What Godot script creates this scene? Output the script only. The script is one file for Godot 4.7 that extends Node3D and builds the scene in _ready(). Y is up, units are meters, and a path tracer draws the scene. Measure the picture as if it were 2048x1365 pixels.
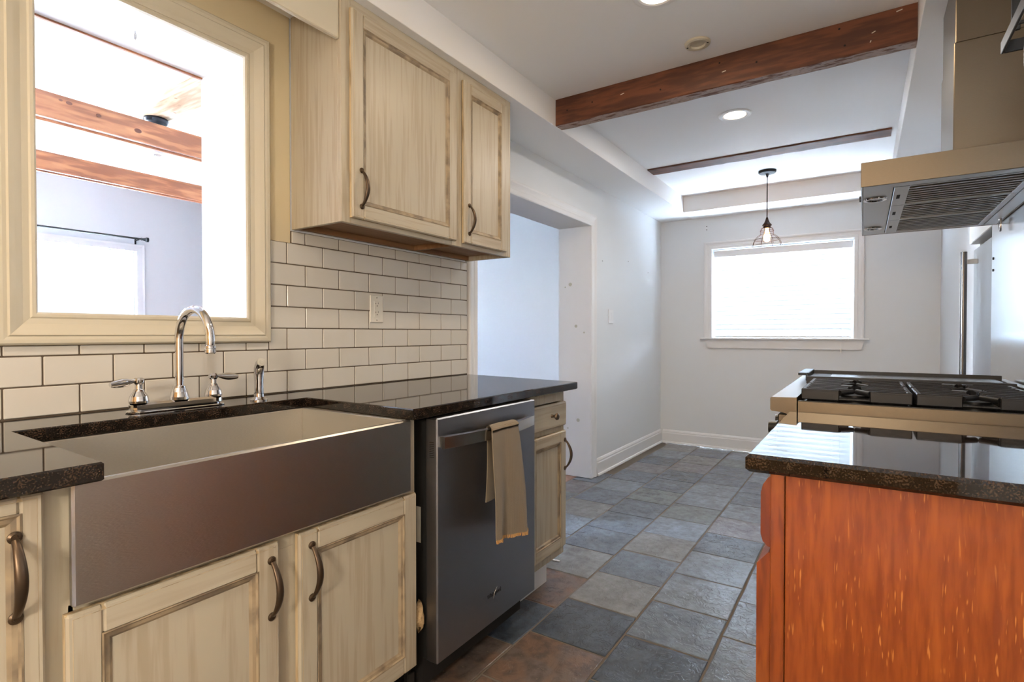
extends Node3D
# A galley kitchen: sink run on the left wall, range and refrigerator on the right, daylight from the far window.
# x: distance from the left wall, y: up, -z: towards the far wall. Units are metres.

var M := {}
var rng := RandomNumberGenerator.new()
var used := {}
var cache := {}

func _ready() -> void:
	rng.seed = 20
	# ------------------------------------------------------------ camera, sky, exposure
	var cam := Camera3D.new()
	cam.name = "camera"
	cam.position = Vector3(1.775, 1.128, 0)
	cam.rotation_degrees = Vector3(-0.746, 33.2, 0)
	cam.fov = 64.83
	cam.near = 0.02
	cam.far = 200.0
	add_child(cam)
	var env := Environment.new()
	var sky := Sky.new()
	var air := ProceduralSkyMaterial.new()
	air.sky_top_color = Color(0.74, 0.86, 1.0)
	air.sky_horizon_color = Color(0.89, 0.945, 1.0)
	air.ground_bottom_color = Color(0.76, 0.83, 0.90)
	air.ground_horizon_color = Color(0.87, 0.93, 0.99)
	sky.sky_material = air
	env.background_mode = Environment.BG_SKY
	env.sky = sky
	env.background_energy_multiplier = 110.0
	env.tonemap_mode = Environment.TONE_MAPPER_LINEAR
	env.tonemap_exposure = 1.98
	env.sdfgi_enabled = true
	env.ssao_enabled = true
	env.ssil_enabled = true
	var we := WorldEnvironment.new()
	we.name = "world_environment"
	we.environment = env
	add_child(we)
	make_materials()
	shell()
	other_room()
	openings()
	backsplash_tiles()
	slate_floor()
	beams()
	ceiling_fittings()
	wall_cabinet()
	base_cabinets()
	counters()
	sink_and_tap()
	dishwasher()
	wall_plates()
	right_run()
	cooker()
	hood()
	fridge()
	pot_rack()
	small_things()

# ================================================================ node helpers
func numbered(called: String) -> String:
	if not used.has(called):
		used[called] = 0
		return called
	used[called] += 1
	return "%s_%03d" % [called, used[called]]

func thing(called: String, label: String, category: String, base: Vector3, group := "") -> Node3D:
	var o := Node3D.new()
	o.name = numbered(called)
	o.position = base
	add_child(o)
	o.set_meta("label", label)
	o.set_meta("category", category)
	if group:
		o.set_meta("group", group)
	return o

func struct(called: String, label: String, category: String, base := Vector3.ZERO) -> Node3D:
	var o := thing(called, label, category, base)
	o.set_meta("kind", "structure")
	return o

# adds a mesh whose vertices are in world coordinates under a parent
func part(parent: Node, called: String, mesh: Mesh, mat: Material = null) -> MeshInstance3D:
	var o := MeshInstance3D.new()
	o.name = called
	o.mesh = mesh
	if mat:
		for i in mesh.get_surface_count():
			o.set_surface_override_material(i, mat)
	if parent != self:
		o.position = -offset_of(parent)
	parent.add_child(o, true)
	return o

func offset_of(n: Node) -> Vector3:
	var p := Vector3.ZERO
	while n != self:
		p += (n as Node3D).position
		n = n.get_parent()
	return p

func solo(called: String, label: String, category: String, mesh: Mesh, mat: Material, kind := "") -> MeshInstance3D:
	var o := part(self, numbered(called), mesh, mat)
	o.set_meta("label", label)
	o.set_meta("category", category)
	if kind:
		o.set_meta("kind", kind)
	return o

# ================================================================ mesh helpers
func st_new() -> SurfaceTool:
	var st := SurfaceTool.new()
	st.begin(Mesh.PRIMITIVE_TRIANGLES)
	return st

# a flat polygon fan whose front side looks along hint
func face(st: SurfaceTool, p: Array, hint: Vector3) -> void:
	var n := Vector3.ZERO
	for i in p.size():
		n += (p[i] as Vector3).cross(p[(i + 1) % p.size()])
	if n.length_squared() < 1e-20:
		return
	n = n.normalized()
	var q := p.duplicate()
	if n.dot(hint) < 0.0:
		q.reverse()
		n = -n
	for i in range(1, q.size() - 1):
		for v in [q[0], q[i + 1], q[i]]:
			st.set_normal(n)
			st.add_vertex(v)

# box with bevelled edges
func box(st: SurfaceTool, a: Vector3, b: Vector3, r := 0.0) -> void:
	var lo := Vector3(minf(a.x, b.x), minf(a.y, b.y), minf(a.z, b.z))
	var hi := Vector3(maxf(a.x, b.x), maxf(a.y, b.y), maxf(a.z, b.z))
	r = minf(r, 0.45 * minf(hi.x - lo.x, minf(hi.y - lo.y, hi.z - lo.z)))
	var c := (lo + hi) / 2
	var h := (hi - lo) / 2
	var ax := [Vector3.RIGHT, Vector3.UP, Vector3.BACK]
	for k in 3:
		var u := (k + 1) % 3
		var w := (k + 2) % 3
		for s in [-1.0, 1.0]:
			var n: Vector3 = ax[k] * s
			var o: Vector3 = c + n * h[k]
			var eu: Vector3 = ax[u] * (h[u] - r)
			var ew: Vector3 = ax[w] * (h[w] - r)
			face(st, [o - eu - ew, o + eu - ew, o + eu + ew, o - eu + ew], n)
	if r <= 0.0:
		return
	for k in 3:
		var u := (k + 1) % 3
		var w := (k + 2) % 3
		for su in [-1.0, 1.0]:
			for sw in [-1.0, 1.0]:
				var e: Vector3 = ax[k] * (h[k] - r)
				var p1: Vector3 = c + ax[u] * su * h[u] + ax[w] * sw * (h[w] - r)
				var p2: Vector3 = c + ax[u] * su * (h[u] - r) + ax[w] * sw * h[w]
				face(st, [p1 - e, p1 + e, p2 + e, p2 - e], ax[u] * su + ax[w] * sw)
	for sx in [-1.0, 1.0]:
		for sy in [-1.0, 1.0]:
			for sz in [-1.0, 1.0]:
				var s := Vector3(sx, sy, sz)
				face(st, [c + s * Vector3(h.x, h.y - r, h.z - r), c + s * Vector3(h.x - r, h.y, h.z - r), c + s * Vector3(h.x - r, h.y - r, h.z)], s)

func boxm(a: Vector3, b: Vector3, r := 0.0) -> ArrayMesh:
	var st := st_new()
	box(st, a, b, r)
	return st.commit()

func boxes(list: Array, r := 0.0) -> ArrayMesh:
	var st := st_new()
	for q in list:
		box(st, Vector3(q[0], q[1], q[2]), Vector3(q[3], q[4], q[5]), r)
	return st.commit()

# polygon pts swept from t=0 to t=1 by an affine place(p, t)
func prism(st: SurfaceTool, pts: Array, place: Callable) -> void:
	var poly := PackedVector2Array(pts)
	if Geometry2D.is_polygon_clockwise(poly):
		poly.reverse()
	var o: Vector3 = place.call(Vector2.ZERO, 0.0)
	var along: Vector3 = place.call(Vector2.ZERO, 1.0) - o
	var tri := Geometry2D.triangulate_polygon(poly)
	for i in range(0, tri.size(), 3):
		face(st, [place.call(poly[tri[i]], 0.0), place.call(poly[tri[i + 1]], 0.0), place.call(poly[tri[i + 2]], 0.0)], -along)
		face(st, [place.call(poly[tri[i]], 1.0), place.call(poly[tri[i + 1]], 1.0), place.call(poly[tri[i + 2]], 1.0)], along)
	for i in poly.size():
		var p := poly[i]
		var q := poly[(i + 1) % poly.size()]
		var n2 := Vector2(q.y - p.y, p.x - q.x)
		# in clockwise-normalised order the outward side is to the right of the edge
		var n: Vector3 = place.call(n2, 0.0) - o
		var mid := (p + q) / 2
		if Geometry2D.is_point_in_polygon(mid + n2.normalized() * 1e-5, poly):
			n = -n
		face(st, [place.call(p, 0.0), place.call(q, 0.0), place.call(q, 1.0), place.call(p, 1.0)], n)

func inset(pts: Array, d: float) -> Array:
	var poly := PackedVector2Array(pts)
	if Geometry2D.is_polygon_clockwise(poly):
		poly.reverse()
	var out := []
	var n := poly.size()
	for i in n:
		var e1 := (poly[i] - poly[(i + n - 1) % n]).normalized()
		var e2 := (poly[(i + 1) % n] - poly[i]).normalized()
		var n1 := Vector2(-e1.y, e1.x)
		var n2 := Vector2(-e2.y, e2.x)
		var b := (n1 + n2).normalized()
		out.append(poly[i] + b * d / maxf(0.2, b.dot(n1)))
	return out

# slab of a plan polygon (x, z) with eased top and bottom edges
func slab(pts: Array, y0: float, y1: float, r: float) -> ArrayMesh:
	var st := st_new()
	var poly := PackedVector2Array(pts)
	if Geometry2D.is_polygon_clockwise(poly):
		poly.reverse()
	var base := []
	for p in poly:
		base.append(p)
	var small := inset(base, r)
	var rings := [[small, y0], [base, y0 + r], [base, y1 - r], [small, y1]]
	for k in 3:
		for i in base.size():
			var j := (i + 1) % base.size()
			var a: Vector2 = rings[k][0][i]
			var b: Vector2 = rings[k][0][j]
			var c: Vector2 = rings[k + 1][0][j]
			var d: Vector2 = rings[k + 1][0][i]
			var e: Vector2 = base[j] - base[i]
			face(st, [Vector3(a.x, rings[k][1], a.y), Vector3(b.x, rings[k][1], b.y), Vector3(c.x, rings[k + 1][1], c.y), Vector3(d.x, rings[k + 1][1], d.y)], Vector3(e.y, 0, -e.x) + Vector3(0, (k - 1) * 0.2, 0))
	var tri := Geometry2D.triangulate_polygon(PackedVector2Array(small))
	for i in range(0, tri.size(), 3):
		for q in [[y0, Vector3.DOWN], [y1, Vector3.UP]]:
			var p3 := []
			for k in 3:
				p3.append(Vector3(small[tri[i + k]].x, q[0], small[tri[i + k]].y))
			face(st, p3, q[1])
	return st.commit()

# surface of revolution; profile of Vector2(radius, height) along axis from at
func lathe(st: SurfaceTool, at: Vector3, axis: Vector3, profile: Array, seg := 24) -> void:
	axis = axis.normalized()
	var u := axis.cross(Vector3.RIGHT if absf(axis.x) < 0.8 else Vector3.UP).normalized()
	var w := axis.cross(u)
	for k in profile.size() - 1:
		var p: Vector2 = profile[k]
		var q: Vector2 = profile[k + 1]
		var t := q - p
		if t.length() < 1e-7:
			continue
		var n2 := Vector2(t.y, -t.x).normalized()
		for i in seg:
			var a0 := TAU * i / seg
			var a1 := TAU * (i + 1) / seg
			var d0 := u * cos(a0) + w * sin(a0)
			var d1 := u * cos(a1) + w * sin(a1)
			var v := [at + d0 * p.x + axis * p.y, at + d1 * p.x + axis * p.y, at + d1 * q.x + axis * q.y, at + d0 * q.x + axis * q.y]
			var n := [d0 * n2.x + axis * n2.y, d1 * n2.x + axis * n2.y, d1 * n2.x + axis * n2.y, d0 * n2.x + axis * n2.y]
			smooth_quad(st, v, n)

func smooth_quad(st: SurfaceTool, v: Array, n: Array) -> void:
	var g: Vector3 = (v[1] - v[0]).cross(v[2] - v[0]) + (v[2] - v[0]).cross(v[3] - v[0])
	var order := [0, 2, 1, 0, 3, 2]
	if g.dot(n[0] + n[2]) < 0.0:
		order = [0, 1, 2, 0, 2, 3]
	for i in order:
		st.set_normal(n[i])
		st.add_vertex(v[i])

# tube along points; radius a number or array; flat squeezes it along side
func tube(st: SurfaceTool, pts: Array, radius, seg := 10, side := Vector3.ZERO, flat := 1.0, closed := false) -> void:
	var rings := []
	var dirs := []
	var n := pts.size()
	var last := Vector3.ZERO
	for i in n:
		var t: Vector3
		if closed:
			t = pts[(i + 1) % n] - pts[(i + n - 1) % n]
		else:
			t = pts[mini(i + 1, n - 1)] - pts[maxi(i - 1, 0)]
		t = t.normalized()
		var u: Vector3
		if side != Vector3.ZERO:
			u = (side - t * side.dot(t)).normalized()
		elif i == 0:
			u = t.cross(Vector3.UP if absf(t.y) < 0.9 else Vector3.RIGHT).normalized()
		else:
			u = (last - t * last.dot(t)).normalized()
		last = u
		var w := t.cross(u)
		var r: float = radius[i] if radius is Array else radius
		var ring := []
		var dd := []
		for k in seg:
			var a := TAU * k / seg
			ring.append(pts[i] + u * cos(a) * r * flat + w * sin(a) * r)
			dd.append((u * cos(a) / flat + w * sin(a)).normalized())
		rings.append(ring)
		dirs.append(dd)
	for i in (n if closed else n - 1):
		var j := (i + 1) % n
		for k in seg:
			var m := (k + 1) % seg
			smooth_quad(st, [rings[i][k], rings[i][m], rings[j][m], rings[j][k]], [dirs[i][k], dirs[i][m], dirs[j][m], dirs[j][k]])
	if not closed:
		face(st, rings[0], pts[0] - pts[1])
		face(st, rings[n - 1], pts[n - 1] - pts[n - 2])

func tubem(pts: Array, radius, seg := 10, side := Vector3.ZERO, flat := 1.0, closed := false) -> ArrayMesh:
	var st := st_new()
	tube(st, pts, radius, seg, side, flat, closed)
	return st.commit()

func lathem(at: Vector3, axis: Vector3, profile: Array, seg := 24) -> ArrayMesh:
	var st := st_new()
	lathe(st, at, axis, profile, seg)
	return st.commit()

# a mitred frame of moulding round the rectangle a0..a1, b0..b1; profile of Vector2(outwards, proud); place(a, b, proud)
func moulding(st: SurfaceTool, profile: Array, a0: float, a1: float, b0: float, b1: float, place: Callable, bottom := true, top := true) -> void:
	var o: Vector3 = place.call(0.0, 0.0, 0.0)
	var ea: Vector3 = place.call(1.0, 0.0, 0.0) - o
	var eb: Vector3 = place.call(0.0, 1.0, 0.0) - o
	var eh: Vector3 = place.call(0.0, 0.0, 1.0) - o
	for k in profile.size() - 1:
		var p: Vector2 = profile[k]
		var q: Vector2 = profile[k + 1]
		var n2 := Vector2(-(q.y - p.y), q.x - p.x)
		var bp := b0 - p.x if bottom else b0
		var bq := b0 - q.x if bottom else b0
		face(st, [place.call(a0 - p.x, bp, p.y), place.call(a0 - p.x, b1 + p.x, p.y), place.call(a0 - q.x, b1 + q.x, q.y), place.call(a0 - q.x, bq, q.y)], -ea * n2.x + eh * n2.y)
		face(st, [place.call(a1 + p.x, bp, p.y), place.call(a1 + p.x, b1 + p.x, p.y), place.call(a1 + q.x, b1 + q.x, q.y), place.call(a1 + q.x, bq, q.y)], ea * n2.x + eh * n2.y)
		if top:
			face(st, [place.call(a0 - p.x, b1 + p.x, p.y), place.call(a1 + p.x, b1 + p.x, p.y), place.call(a1 + q.x, b1 + q.x, q.y), place.call(a0 - q.x, b1 + q.x, q.y)], eb * n2.x + eh * n2.y)
		if bottom:
			face(st, [place.call(a0 - p.x, b0 - p.x, p.y), place.call(a1 + p.x, b0 - p.x, p.y), place.call(a1 + q.x, b0 - q.x, q.y), place.call(a0 - q.x, b0 - q.x, q.y)], -eb * n2.x + eh * n2.y)
	if not bottom:
		for s in [0, 1]:
			var cap := []
			for p in profile:
				cap.append(place.call(a0 - p.x if s == 0 else a1 + p.x, b0, p.y))
			face(st, cap, -eb)

func left_wall_place(a: float, b: float, h: float) -> Vector3:
	return Vector3(h, b, -a)

func back_wall_place(a: float, b: float, h: float) -> Vector3:
	return Vector3(a, b, -5.55 + h)

# ================================================================ textures and materials
func noise_image(seed_: int, freq: float, octaves: int, size := 512, kind := FastNoiseLite.TYPE_SIMPLEX_SMOOTH) -> Image:
	var f := FastNoiseLite.new()
	f.seed = seed_
	f.noise_type = kind
	f.frequency = freq
	f.fractal_octaves = octaves
	if octaves < 2:
		f.fractal_type = FastNoiseLite.FRACTAL_NONE
	var im := f.get_seamless_image(size, size)
	im.convert(Image.FORMAT_L8)
	return im

func blend_image(images: Array, how: Callable) -> ImageTexture:
	var w: int = images[0].get_width()
	var out := Image.create_empty(w, w, false, Image.FORMAT_RGB8)
	var data := []
	for im in images:
		data.append(im.get_data())
	var bytes := PackedByteArray()
	bytes.resize(w * w * 3)
	for i in w * w:
		var v := []
		for d in data:
			v.append(d[i] / 255.0)
		var c: Color = how.call(v)
		bytes[i * 3] = clampi(int(c.r * 255.0), 0, 255)
		bytes[i * 3 + 1] = clampi(int(c.g * 255.0), 0, 255)
		bytes[i * 3 + 2] = clampi(int(c.b * 255.0), 0, 255)
	out = Image.create_from_data(w, w, false, Image.FORMAT_RGB8, bytes)
	return ImageTexture.create_from_image(out)

func normal_from(im: Image, strength: float) -> ImageTexture:
	var c: Image = im.duplicate()
	c.convert(Image.FORMAT_RGB8)
	c.bump_map_to_normal_map(strength)
	return ImageTexture.create_from_image(c)

func mat(color: Color, rough: float, metal := 0.0) -> StandardMaterial3D:
	var m := StandardMaterial3D.new()
	m.albedo_color = color
	m.roughness = rough
	m.metallic = metal
	return m

func textured(color: Color, rough: float, tex: Texture2D, scale_: Vector3, metal := 0.0) -> StandardMaterial3D:
	var m := mat(color, rough, metal)
	m.albedo_texture = tex
	m.uv1_triplanar = true
	m.uv1_world_triplanar = true
	m.uv1_triplanar_sharpness = 8.0
	m.uv1_scale = scale_
	return m

func with_normal(m: StandardMaterial3D, tex: Texture2D, k: float) -> StandardMaterial3D:
	m.normal_enabled = true
	m.normal_texture = tex
	m.normal_scale = k
	return m

func make_materials() -> void:
	var fine := noise_image(1, 0.02, 5)
	var coarse := noise_image(2, 0.006, 3)
	var speck := noise_image(3, 0.09, 2)
	var mid := noise_image(4, 0.012, 4)
	var cell := noise_image(5, 0.05, 1, 512, FastNoiseLite.TYPE_CELLULAR)

	# plain paints
	M.white = mat(Color(0.93, 0.94, 0.95), 0.8)
	M.wall_white = mat(Color(0.91, 0.925, 0.935), 0.5)
	M.ceiling = mat(Color(0.965, 0.97, 0.975), 0.6)
	M.side_white_dimmed = mat(Color(0.85, 0.855, 0.86), 0.9)  # right wall white, darkened in its colour against the window glow
	M.trim_white = mat(Color(0.93, 0.935, 0.94), 0.35)
	M.cream = mat(Color(0.81, 0.78, 0.70), 0.38)
	M.cream_wall = mat(Color(0.84, 0.78, 0.64), 0.5)
	M.tan_wall = mat(Color(0.62, 0.48, 0.30), 0.6)
	M.plastic = mat(Color(0.88, 0.87, 0.83), 0.3)
	M.dark = mat(Color(0.025, 0.025, 0.025), 0.8)
	M.black_gap = mat(Color(0.08, 0.07, 0.065), 0.8)
	M.black_metal = mat(Color(0.07, 0.07, 0.07), 0.35, 0.3)
	M.cast_iron = mat(Color(0.10, 0.10, 0.105), 0.42, 0.2)
	M.enamel = mat(Color(0.03, 0.03, 0.032), 0.15)
	M.grout = mat(Color(0.36, 0.31, 0.255), 0.9)
	M.tile = mat(Color(0.835, 0.82, 0.785), 0.07)
	M.bronze = mat(Color(0.36, 0.30, 0.24), 0.33, 0.85)
	M.chrome = mat(Color(0.86, 0.86, 0.87), 0.06, 1.0)
	M.paper = mat(Color(0.82, 0.80, 0.74), 0.8)

	# brushed steel: fine scratches run across the sheet
	var scratch := noise_image(7, 0.16, 3)
	var brush_n := normal_from(scratch, 3.0)
	M.steel = with_normal(textured(Color(0.74, 0.73, 0.71), 0.33, blend_image([scratch], func(v): return Color.WHITE * (0.90 + 0.1 * v[0])), Vector3(30, 30, 1.2), 1.0), brush_n, 0.12)
	M.steel_tall = with_normal(textured(Color(0.70, 0.70, 0.70), 0.36, blend_image([scratch], func(v): return Color.WHITE * (0.92 + 0.08 * v[0])), Vector3(30, 1.2, 30), 1.0), brush_n, 0.1)
	M.steel_deep = with_normal(textured(Color(0.62, 0.62, 0.64), 0.38, blend_image([scratch], func(v): return Color.WHITE * (0.92 + 0.08 * v[0])), Vector3(30, 1.2, 30), 1.0), brush_n, 0.1)
	M.steel_reflection_tint = with_normal(textured(Color(0.47, 0.43, 0.37), 0.32, blend_image([scratch], func(v): return Color.WHITE * (0.92 + 0.08 * v[0])), Vector3(1.2, 30, 30), 1.0), brush_n, 0.08)  # hood and range steel, their warm reflection put into a darker base colour
	M.steel_basin_lit = with_normal(textured(Color(0.84, 0.82, 0.78), 0.52, blend_image([scratch], func(v): return Color.WHITE * (0.90 + 0.1 * v[0])), Vector3(30, 30, 1.2), 1.0), brush_n, 0.1)  # same steel as the apron, light from above put into its paler colour
	M.steel_bright = mat(Color(0.78, 0.78, 0.78), 0.2, 1.0)
	M.filter_steel = mat(Color(0.72, 0.72, 0.72), 0.3, 1.0)

	# cream paint with brown glaze dragged through it
	var glaze := func(v):
		var g: float = smoothstep(0.50, 0.78, v[0] * 0.75 + v[1] * 0.35)
		var k: float = smoothstep(0.62, 0.9, v[2]) * 0.5
		return Color(0.83, 0.785, 0.69).lerp(Color(0.73, 0.655, 0.54), g * 0.5).lerp(Color(0.60, 0.51, 0.40), k * 0.3)
	var gt := blend_image([fine, coarse, mid], glaze)
	M.cab = textured(Color(0.90, 0.905, 0.915), 0.42, gt, Vector3(4.0, 0.22, 4.0))
	M.cab_flat = textured(Color(0.90, 0.905, 0.915), 0.42, gt, Vector3(4.0, 4.0, 0.22))
	var dark_glaze := func(v):
		var g: float = smoothstep(0.35, 0.75, v[0])
		return Color(0.66, 0.59, 0.48).lerp(Color(0.48, 0.425, 0.35), g)
	var dgt := blend_image([fine], dark_glaze)
	M.glaze = textured(Color.WHITE, 0.5, dgt, Vector3(0.9, 0.9, 0.9))
	M.glaze_soft = textured(Color(1.0, 0.98, 0.95), 0.45, blend_image([fine, coarse], func(v): return Color(0.80, 0.73, 0.60).lerp(Color(0.50, 0.43, 0.33), smoothstep(0.45, 0.8, v[0] * 0.7 + v[1] * 0.35))), Vector3(3.0, 0.35, 3.0))
	M.raw_wood = textured(Color.WHITE, 0.6, blend_image([fine, mid], func(v): return Color(0.62, 0.46, 0.30).lerp(Color(0.44, 0.30, 0.18), v[0] * 0.7 + v[1] * 0.2)), Vector3(3, 3, 0.3))

	# orange stained oak with pale open-grain flecks
	var oak := func(v):
		var c := Color(0.60, 0.30, 0.105).lerp(Color(0.51, 0.235, 0.075), smoothstep(0.3, 0.75, v[0] * 0.6 + v[1] * 0.4))
		c = c.lerp(Color(0.70, 0.38, 0.13), smoothstep(0.55, 0.85, v[2]) * 0.4)
		return c.lerp(Color(0.88, 0.60, 0.30), smoothstep(0.74, 0.83, v[3]) * smoothstep(0.40, 0.66, v[1]) * 0.65)
	var fleck := noise_image(11, 0.045, 2)
	M.oak = textured(Color.WHITE, 0.3, blend_image([fine, coarse, mid, fleck], oak), Vector3(7.0, 0.8, 7.0))
	M.oak_edge = textured(Color.WHITE, 0.3, blend_image([fine, coarse, mid], func(v): return Color(0.58, 0.29, 0.10).lerp(Color(0.46, 0.21, 0.07), smoothstep(0.3, 0.8, v[0])).lerp(Color(0.66, 0.37, 0.13), smoothstep(0.6, 0.8, v[2]) * 0.5)), Vector3(4, 0.5, 4))

	# beams
	M.beam_dark = textured(Color.WHITE, 0.55, blend_image([fine, coarse, mid], func(v): return Color(0.43, 0.245, 0.145).lerp(Color(0.30, 0.16, 0.09), smoothstep(0.3, 0.75, v[0] * 0.6 + v[1] * 0.5)).lerp(Color(0.47, 0.27, 0.16), smoothstep(0.6, 0.85, v[2]) * 0.4)), Vector3(0.45, 3, 3))
	M.beam_pale = textured(Color.WHITE, 0.7, blend_image([fine, speck], func(v): return Color(0.66, 0.58, 0.53).lerp(Color(0.42, 0.28, 0.21), smoothstep(0.5, 0.75, v[0])).lerp(Color(0.16, 0.09, 0.06), smoothstep(0.74, 0.84, v[1]))), Vector3(0.7, 3, 3))
	M.pine = textured(Color.WHITE, 0.5, blend_image([fine, coarse, mid], func(v): return Color(0.62, 0.40, 0.26).lerp(Color(0.46, 0.26, 0.15), smoothstep(0.35, 0.75, v[0] * 0.6 + v[1] * 0.45)).lerp(Color(0.68, 0.46, 0.30), smoothstep(0.62, 0.85, v[2]) * 0.5)), Vector3(2.5, 2.5, 0.35))
	M.pine_pale = textured(Color.WHITE, 0.55, blend_image([fine, coarse], func(v): return Color(0.70, 0.61, 0.50).lerp(Color(0.55, 0.43, 0.32), smoothstep(0.35, 0.8, v[0] * 0.6 + v[1] * 0.45))), Vector3(0.35, 2.5, 2.5))
	M.floor_wood = textured(Color.WHITE, 0.45, blend_image([fine, coarse], func(v): return Color(0.66, 0.52, 0.46).lerp(Color(0.55, 0.42, 0.36), v[0])), Vector3(2.5, 2.5, 0.3))

	# polished dark granite
	M.granite = textured(Color.WHITE, 0.035, blend_image([speck, cell, mid], func(v):
		var c := Color(0.075, 0.06, 0.052).lerp(Color(0.27, 0.21, 0.165), smoothstep(0.48, 0.76, v[0] * 0.7 + v[2] * 0.35))
		return c.lerp(Color(0.42, 0.35, 0.29), smoothstep(0.80, 0.95, v[1]) * 0.7)), Vector3(5, 5, 5))

	# slate: cleft relief and several tints
	var ledge := noise_image(13, 0.008, 5)
	var ld := ledge.get_data()
	var fd := fine.get_data()
	for i in ld.size():
		var h := ld[i] / 255.0 * 7.0
		var s := floorf(h) + smoothstep(0.35, 0.65, h - floorf(h))
		ld[i] = clampi(int(s / 7.0 * 190.0 + fd[i] * 0.22), 0, 255)
	var relief := Image.create_from_data(512, 512, false, Image.FORMAT_L8, ld)
	var rn := normal_from(relief, 9.0)
	var slate_tex := blend_image([fine, coarse, mid, ledge], func(v): return Color.WHITE * (0.68 + 0.42 * (v[0] * 0.4 + v[1] * 0.3 + v[3] * 0.3)))
	var rust_tex := blend_image([fine, coarse, mid, speck], func(v):
		var c := Color(0.78, 0.73, 0.69).lerp(Color(0.84, 0.72, 0.63), smoothstep(0.35, 0.75, v[1])).lerp(Color(0.62, 0.58, 0.56), smoothstep(0.35, 0.8, v[0] * 0.5 + v[2] * 0.5) * 0.8)
		return c.lerp(Color(1.0, 0.92, 0.78), smoothstep(0.80, 0.92, v[3] * 0.6 + v[0] * 0.5) * 0.7))
	M.slate = []
	for q in [[Color(0.38, 0.40, 0.42), slate_tex], [Color(0.43, 0.445, 0.46), slate_tex], [Color(0.35, 0.37, 0.39), slate_tex], [Color(0.45, 0.445, 0.435), slate_tex], [Color(0.435, 0.42, 0.42), slate_tex], [Color(0.45, 0.415, 0.385), rust_tex], [Color(0.26, 0.28, 0.30), slate_tex], [Color(0.41, 0.425, 0.42), slate_tex]]:
		M.slate.append(with_normal(textured(q[0] * Color(1.22, 1.26, 1.31), 0.25, q[1], Vector3(1.7, 1.7, 1.7)), rn, 0.6))
	M.floor_grout = mat(Color(0.42, 0.38, 0.33), 0.9)

	# towel weave
	var wv := Image.create_empty(128, 128, false, Image.FORMAT_L8)
	for y in 128:
		for x in 128:
			var k := 0.5 + 0.25 * sin(x * TAU / 8.0) + 0.25 * sin(y * TAU / 8.0 + (PI if (x / 4) % 2 == 0 else 0.0))
			wv.set_pixel(x, y, Color(k, k, k))
	M.towel = with_normal(textured(Color.WHITE, 0.95, blend_image([wv], func(v): return Color(0.42, 0.36, 0.275).lerp(Color(0.70, 0.635, 0.53), v[0])), Vector3(20, 20, 20)), normal_from(wv, 5.0), 1.0)
	M.towel.rim_enabled = true
	M.towel.rim = 0.5
	M.towel_hem = mat(Color(0.78, 0.60, 0.38), 0.9)
	M.foam = textured(Color.WHITE, 0.9, blend_image([speck], func(v): return Color(0.85, 0.75, 0.58).lerp(Color(0.70, 0.58, 0.42), v[0])), Vector3(6, 6, 6))

	M.glass = mat(Color(0.95, 0.98, 1.0, 0.06), 0.0)
	M.glass.transparency = BaseMaterial3D.TRANSPARENCY_ALPHA
	M.slat = mat(Color(0.92, 0.93, 0.93), 0.5)
	M.slat.backlight_enabled = true
	M.slat.backlight = Color(0.45, 0.45, 0.45)
	M.lens = mat(Color(0.95, 0.93, 0.88), 0.4)
	M.lens.emission_enabled = true
	M.lens.emission = Color(1.0, 0.93, 0.82)
	M.lens.emission_energy_multiplier = 3.0
	M.bulb = mat(Color(1.0, 0.85, 0.6), 0.2)
	M.bulb.emission_enabled = true
	M.bulb.emission = Color(1.0, 0.82, 0.55)
	M.bulb.emission_energy_multiplier = 4.0
	M.globe = mat(Color(0.95, 0.92, 0.86), 0.3)
	M.globe.emission_enabled = true
	M.globe.emission = Color(1.0, 0.88, 0.72)
	M.globe.emission_energy_multiplier = 2.0
	M.copper_wire = mat(Color(0.30, 0.17, 0.11), 0.4, 0.6)

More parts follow.
